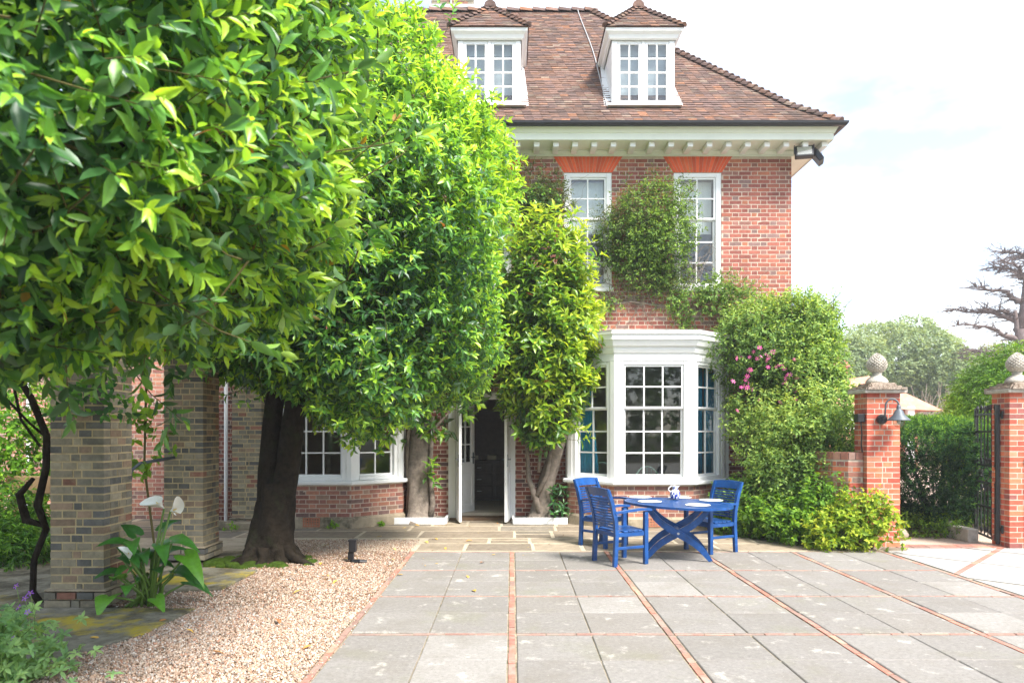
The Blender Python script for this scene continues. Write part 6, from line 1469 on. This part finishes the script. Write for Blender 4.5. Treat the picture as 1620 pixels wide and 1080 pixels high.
# ------------------------------------------------------------------ plants by the piers
al = thing('arum_lily', 'arum lily with white flowers and big arrow leaves at the brick pier', 'plant', (-3.42, 6.62, 0)); rs = np.random.default_rng(101)
M['lily'] = leaf_mat('lily_leaf', rough=.35, trans=.25); M['spathe'] = mat('lily_spathe', (.82, .82, .76), rough=.5, var=.05)
def arrow_leaf(tip, base, L_, W_, d, n, col, bend=.5):
    d, n = nrm_(np.array(d, float)), nrm_(np.array(n, float)); n = nrm_(n - d * d.dot(n)); s = np.cross(d, n); m = MB(); rows = []
    prof = [(-.22, .0, .38), (-.02, .0, .5), (.2, 0, .46), (.42, 0, .36), (.65, 0, .24), (.85, 0, .11), (1.0, 0, .01)]
    for t, _, w_ in prof:
        drop = bend * max(0, t) ** 1.8 * L_; c = np.array(base) + d * t * L_ * (1 - .15 * bend * max(t, 0)) - np.array([0, 0, drop]); wv = .03 * L_ * math.sin(t * 14)
        if t < 0: row = [c - s * w_ * W_ + n * .05 * L_, c - s * w_ * .45 * W_ + n * .02 * L_, np.array(base), c + s * w_ * .45 * W_ + n * .02 * L_, c + s * w_ * W_ + n * .05 * L_]
        else: row = [c - s * w_ * W_ + n * (.10 * L_ * w_ * 2 + wv), c - s * w_ * .5 * W_ + n * .025 * L_, c, c + s * w_ * .5 * W_ + n * .025 * L_, c + s * w_ * W_ + n * (.10 * L_ * w_ * 2 - wv)]
        rows.append(row)
    pts = [tuple(p) for r in rows for p in r]; F = []
    for j in range(len(rows) - 1):
        for i in range(4): F.append((j * 5 + i, j * 5 + i + 1, (j + 1) * 5 + i + 1, (j + 1) * 5 + i))
    m.poly(pts, F, col); return m
gset = [(.05, .19, .025), (.08, .27, .03), (.04, .15, .025), (.14, .36, .03)]
LL = [((-3.66, 6.50, .62), (-.5, -.5, .3), .40, .24, 0), ((-3.52, 6.42, .66), (.45, -.7, .0), .34, .22, 1), ((-3.25, 6.5, .62), (.55, -.75, -.1), .36, .24, 1), ((-3.15, 6.55, .64), (.9, -.2, .15), .46, .26, 1), ((-2.98, 6.5, .50), (.85, -.5, -.25), .46, .28, 3), ((-3.35, 6.7, .74), (.3, .5, .4), .34, .2, 2), ((-3.62, 6.62, .70), (-.6, .2, .5), .34, .22, 2), ((-3.66, 6.4, .30), (.15, -.6, .35), .36, .22, 3), ((-3.5, 6.35, .25), (.25, -.7, .2), .34, .24, 1), ((-3.72, 6.33, .14), (.1, -.8, -.05), .34, .30, 3), ((-3.22, 6.35, .12), (.7, -.6, -.1), .30, .2, 3), ((-3.1, 6.55, .35), (.9, -.4, .0), .38, .2, 2), ((-3.3, 6.5, .38), (.5, -.7, .2), .34, .22, 2), ((-3.72, 6.45, .35), (-.7, -.6, .2), .30, .2, 2), ((-3.05, 6.7, .2), (.9, -.2, -.1), .4, .2, 2), ((-3.4, 6.6, .55), (.1, -.8, .3), .4, .26, 0), ((-3.15, 6.62, .3), (.8, -.4, .1), .42, .24, 0), ((-3.3, 6.72, .5), (.6, .3, .3), .36, .2, 2)]
for i in range(9): LL.append(((-3.42 + rs.normal(0, .13), 6.55 + rs.normal(0, .08), rs.uniform(.25, .62)), (rs.normal(.1, .6), -.5, rs.uniform(-.1, .4)), rs.uniform(.26, .36), rs.uniform(.15, .22), int(rs.integers(0, 3))))
for b_, d, l_, w_, c in LL:
    l_ *= .70; w_ *= .70; b_ = (-3.44 + (b_[0] + 3.42) * .84, b_[1], b_[2] * .95)
    lf = arrow_leaf(None, b_, l_, w_, d, (-.1 * d[0], -.35, .9), gset[c], rs.uniform(.25, .7)).build('leaf', M['lily'], al, smooth=True)
    m = MB(); m.tube([(-3.42 + rs.normal(0, .06), 6.55 + rs.normal(0, .05), 0), ((b_[0] - 3.42) / 2 + rs.normal(0, .01), (b_[1] + 6.55) / 2, b_[2] * .6), b_], [.014, .011, .008], 7); m.build('stalk', M['stem'], al, smooth=True)
def spathe(p, d, r, h):
    d = nrm_(np.array(d, float)); x = nrm_(np.cross(d, (0, 1, .1))); y = np.cross(d, x); m = MB(); n_ = 14; rows = []
    for t, q in ((0, .10), (.3, .28), (.6, .6), (.85, .95), (1.0, 1.1)):
        row = []
        for i in range(n_ + 1):
            a = (i / n_) * 5.6 - 2.8; k = 1 + .75 * max(0, math.cos(a)) * t; row.append(tuple(np.array(p) + d * h * t * (1 + .35 * math.cos(a) * t) + (x * math.cos(a) * k + y * math.sin(a)) * r * q))
        rows.append(row)
    m.poly([q for r_ in rows for q in r_], [(j * (n_ + 1) + i, j * (n_ + 1) + i + 1, (j + 1) * (n_ + 1) + i + 1, (j + 1) * (n_ + 1) + i) for j in range(4) for i in range(n_)])
    o = m.build('spathe', M['spathe'], al, smooth=True); m = MB(); e = np.array(p) + d * h * .75; m.tube([p, tuple(e)], [.006, .004], 6, col=(.7, .5, .05)); m.build('spadix', M['petal'], o)
for p, d, r_, h in (((-3.27, 6.5, .92), (-.35, -.45, .5), .062, .13), ((-3.19, 6.46, .90), (.6, -.4, .2), .055, .14), ((-3.48, 6.3, .47), (-.05, -.25, 1), .042, .10)):
    spathe(p, d, r_, h); m = MB(); m.tube([(-3.40, 6.5, 0), ((p[0] - 3.42) / 2, 6.48, p[2] * .55), p], [.013, .012, .009], 7); m.build('stalk', M['stem'], al, smooth=True)

ge = thing('cranesbill', 'purple-flowered cranesbill clump in the corner beside the mossy slab', 'plant', (-3.35, 4.45, 0)); rs = np.random.default_rng(111); f = Foliage()
GER = [(0, (.14, .27, .12)), (.5, (.25, .44, .18)), (1, (.38, .56, .22))]
n_ = 560; P = np.stack([rs.normal(-3.42, .22, n_), rs.normal(4.45, .18, n_), rs.uniform(.04, .46, n_)], -1); P[:, 2] *= np.clip(1.25 - np.abs(P[:, 0] + 3.42) * 1.6, .25, 1)
D = nrm_(rs.normal(0, .5, P.shape) + np.array([.1, -.5, .8])); f.add(shoot_leaves(P, D, 7, np.full(n_, .012), .07, .42, rs, (88, 72), jit=.15, age0=rs.uniform(.2, .9, n_), agej=.1, droop=.05), 8, GER); f.build('foliage', M['leaf_soft'], ge)
m = MB()
for i in range(60): m.tube([(-3.4 + rs.normal(0, .05), 4.45 + rs.normal(0, .05), 0), tuple(P[i] * np.array([1, 1, .6])), tuple(P[i])], .003, 4)
pm = [flower_mesh(c, .024, 5) for c in ((.36, .12, .60), (.42, .16, .66))]
for px, py, Y in ((26, 927, 4.5), (48, 938, 4.5), (40, 946, 4.45), (44, 968, 4.4), (6, 1020, 4.3), (30, 960, 4.6), (20, 1010, 4.3)):
    x, z = (px - 810) / 1094 * Y, 1.65 + (681 - py) / 1094 * Y; m.tube([(-3.4, 4.45, .1), (x + .02, Y, z - .1), (x, Y, z)], .0025, 4); add('flower', pm[int(rs.integers(2))], ge, loc=Vector((x, Y, z)) - woff(ge), rot=(R(50) + rs.normal(0, .3), rs.normal(0, .3), rs.normal(0, .4)))
m.build('stem', M['stem'], ge)

vn = thing('twisted_vine', 'dark twisted vine stem climbing beside the nearest brick pier', 'climbing plant', (-4.5, 6.6, 0)); m = MB()
pts = [(-4.50, 6.6, .0), (-4.56, 6.58, .12), (-4.55, 6.58, .42), (-4.42, 6.56, .72), (-4.46, 6.5, .95), (-4.38, 6.5, 1.3), (-4.36, 6.48, 1.6), (-4.45, 6.4, 1.95), (-4.6, 6.3, 2.3)]
m.tube(pts, [.035, .03, .028, .03, .035, .032, .032, .03, .025], 9); m.tube([(-4.42, 6.55, .75), (-4.6, 6.55, .8), (-4.63, 6.5, 1.05), (-4.5, 6.5, 1.2)], [.025, .04, .035, .02], 8); m.tube([(-4.38, 6.48, 1.6), (-4.5, 6.45, 1.72), (-4.7, 6.35, 2.0), (-4.95, 6.2, 2.25)], .012, 6); m.tube([(-4.42, 6.48, 1.5), (-4.58, 6.45, 1.75), (-4.62, 6.4, 2.1)], .012, 6)
m.build('stem', M['bark'], vn, smooth=True); f = Foliage(); P = np.stack([rs.uniform(-4.2, -3.5, 40), rs.normal(6.38, .06, 40), rs.uniform(1.75, 2.15, 40)], -1); f.add(shoot_leaves(P, rs.normal(0, .5, P.shape) + np.array([.2, -.5, -.3]), 4, np.full(40, .1), .09, .6, rs, jit=.4, age0=rs.uniform(.1, .8, 40)), 8, GREEN); f.build('foliage', M['leaf_soft'], vn)
v2 = thing('leafy_vine', 'bright leafy vine hanging against the second brick pier', 'climbing plant', (-4.4, 8.7, 1.5)); f = Foliage(); P = np.stack([rs.normal(-4.62, .14, 34), rs.normal(8.6, .1, 34), rs.uniform(1.1, 2.0, 34)], -1); f.add(shoot_leaves(P, rs.normal(0, .5, P.shape) + np.array([.3, -.6, -.2]), 4, np.full(34, .1), .12, .65, rs, jit=.4, age0=rs.uniform(.4, 1, 34)), 8, [(0, (.06, .14, .02)), (1, (.22, .38, .04))]); f.build('foliage', M['leaf_soft'], v2); m = MB(); m.tube([(-4.5, 8.75, 0), (-4.6, 8.65, 1.2), (-4.55, 8.6, 2.2)], .014, 6); m.build('stem', M['twig'], v2)
m = MB(); m.tube([(-4.66, 8.4, .0), (-4.66, 8.4, 1.05), (-4.63, 8.42, 1.17), (-4.56, 8.48, 1.25), (-4.3, 8.81, 1.31)], .021, 8); tag(m.build('handrail', M['grey_metal'], smooth=True), 'grey bent metal handrail between the first two brick piers', 'handrail')
BRI = [(0, (.06, .17, .02)), (.5, (.17, .36, .03)), (1, (.36, .52, .05))]
shrub('leafy_shrub', 'bright green leafy shrub at the far edge beyond the twisted vine', (-7.6, 9.8, 0), [((-7.7, 9.8, 1.8), (.9, .7, 1.0)), ((-7.3, 9.9, 1.0), (.6, .6, .8)), ((-8.2, 9.6, 2.2), (.8, .7, .9))], 60, .11, .5, 121, BRI, age=.55)
shrub('fern_clump', 'low ferny clump beside the timber bed edge', (-7.0, 9.0, 0), [((-7.0, 9.0, .45), (.6, .5, .5)), ((-6.3, 9.2, .25), (.45, .4, .3)), ((-6.2, 8.6, .2), (.3, .3, .2))], 110, .12, .2, 122, [(0, (.03, .10, .012)), (.5, (.08, .20, .02)), (1, (.2, .36, .03))], droop=.5, slen=.2, nleaf=9)
m = MB(); m.box(-7.0, -5.6, 9.55, 9.62, .78, 1.02, ch=.008); m.box(-5.72, -5.62, 9.63, 9.72, 0, 1.0, ch=.008); m.box(-6.95, -6.85, 9.63, 9.72, 0, 1.0, ch=.008); tag(m.build('timber_board', M['timber']), 'horizontal timber board on posts beyond the twisted vine', 'board')

# gravel spotlight
gs = thing('ground_spotlight', 'small black spotlight on a spike standing in the gravel', 'spotlight', (-2.02, 8.7, 0))
m = MB(); m.tube([(-2.02, 8.7, -.02), (-2.02, 8.7, .12)], .02, 8); m.box(-2.06, -1.99, 8.67, 8.73, .03, .13, ch=.006); m.build('stake', M['black'], gs)
m = MB(); m.box(-2.045, -1.955, 8.65, 8.74, .13, .28, ch=.01); m.box(-2.05, -1.95, 8.645, 8.745, .265, .285); m.build('housing', M['black'], gs)
m = MB(); m.tube([(-2.0, 8.68, .01), (-1.9, 8.66, .015), (-1.82, 8.68, .01)], [.03, .028, .02], 8); m.build('base', M['black'], gs)
# little weeds and fallen leaves
for (x, y, s_, lab) in ((-3.0, 11.62, .10, 'small green weed growing beside the air brick at the bay foot'), (-2.25, 11.95, .06, 'tiny green weed at the corner of the bay plinth'), (-4.6, 11.35, .12, 'small green weed by the stone step')):
    t = thing('weed', lab, 'weed', (x, y, 0), group='weeds at the wall foot'); f = Foliage(); P = np.stack([rs.normal(x, s_ * .5, 12), rs.normal(y, s_ * .3, 12), rs.uniform(0, s_, 12)], -1); f.add(shoot_leaves(P, rs.normal(0, .5, P.shape) + np.array([0, -.3, .7]), 5, np.full(12, .03), .06, .55, rs, age0=np.full(12, .6)), 4, BRI); f.build('foliage', M['leaf_soft'], t)
lit = MB()
for i in range(420):
    if i < 250: x, y = -3.1 + abs(rs.normal(0, .8)), rs.normal(9.0, 1.0)
    else: x, y = rs.uniform(-3.2, 5), 12.1 - abs(rs.normal(0, .35)) if rs.random() < .5 else rs.normal(10, .8)
    if x > 1.0 and y > 11.5: continue
    s_ = rs.uniform(.008, .022); a = rs.uniform(0, 6.28); u = np.array([math.cos(a), math.sin(a), rs.normal(0, .15)]) * s_ * 1.6; v = np.array([-math.sin(a), math.cos(a), rs.normal(0, .15)]) * s_ * .7; p = np.array([x, y, .010])
    lit.poly([tuple(p - u), tuple(p + v), tuple(p + u), tuple(p - v)], [(0, 1, 2, 3)], [(.16, .09, .04), (.25, .15, .06), (.10, .06, .035), (.40, .27, .08)][int(rs.integers(4))])
M['dryleaf'] = mat('dry_leaf', attr=True, rough=.8, var=.2, nscale=40)
lit.build('leaf_litter', M['dryleaf'], kind='stuff')
lm = []
for c in ((.55, .33, .06), (.45, .20, .05), (.60, .42, .12), (.30, .13, .05)):
    m = MB(); T, Fs = LT[8]; m.poly([tuple(v * np.array([.045, .10, .09]) + np.array([0, -.05, .012])) for v in T], [tuple(q) for fq in Fs for q in fq], c); lm.append(m.mesh('fallen_leaf', M['dryleaf']))
pl = [(717, 822, 0), (728, 825, 0), (787, 828, 1), (640, 836, 2), (690, 853, 0), (705, 868, 0), (742, 856, 1), (763, 890, 3), (740, 913, 0), (750, 935, 0), (632, 910, 0), (624, 870, 2), (507, 893, 0), (530, 922, 0), (600, 850, 2), (660, 832, 0), (556, 965, 3), (486, 1026, 1), (470, 938, 0), (675, 858, 2), (300, 1000, 0), (255, 985, 1), (150, 1012, 0), (440, 985, 3), (345, 1035, 1)]
LV = ['yellow fallen leaf just outside the door beside the white bed board', 'long yellow fallen leaf on the flagstone before the open outer door', 'orange fallen leaf on the flagstone under the lever handle', 'pale fallen leaf at the corner of the bay plinth', 'yellow fallen leaf on the flagstones behind the gravel corner', 'yellow fallen leaf on the first grey slab by the flagstones', 'orange fallen leaf where flagstones meet the grey slabs', 'dark brown fallen leaf on the second row of grey slabs', 'yellow fallen leaf close to the middle brick strip', 'larger yellow fallen leaf below the middle brick strip crossing', 'yellow fallen leaf against the brick edging of the gravel', 'pale fallen leaf on the gravel corner by the brick edging', 'yellow fallen leaf on the gravel by the tree root', 'yellow fallen leaf in the gravel in front of the spotlight', 'pale fallen leaf on the gravel behind the spotlight', 'yellow fallen leaf at the foot of the white bed board', 'brown fallen leaf on the gravel beside the brick edging', 'orange fallen leaf low on the bright foreground gravel', 'yellow fallen leaf on the gravel between trunk and edging', 'pale fallen leaf on the flagstone nearest the gravel corner', 'yellow fallen leaf beside the arum lily slab', 'orange fallen leaf on the mossy slab by the lily', 'yellow fallen leaf on the moss near the cranesbill', 'brown fallen leaf on the gravel half way to the edging', 'orange fallen leaf on the gravel beside the cranesbill side']
for i, (px, py, c) in enumerate(pl):
    x, y = zpt(px, py, 0)
    onp = x > -1.36
    o = add('fallen_leaf', lm[c], None, loc=(x, y, .004 if onp else .012), rot=(rs.normal(0, .12), rs.normal(0, .12), rs.uniform(0, 6.28)), scale=[rs.uniform(.7, 1.2)] * 3)
    tag(o, LV[i], 'leaf', 'fallen leaves on the paving' if onp else 'fallen leaves on the gravel')
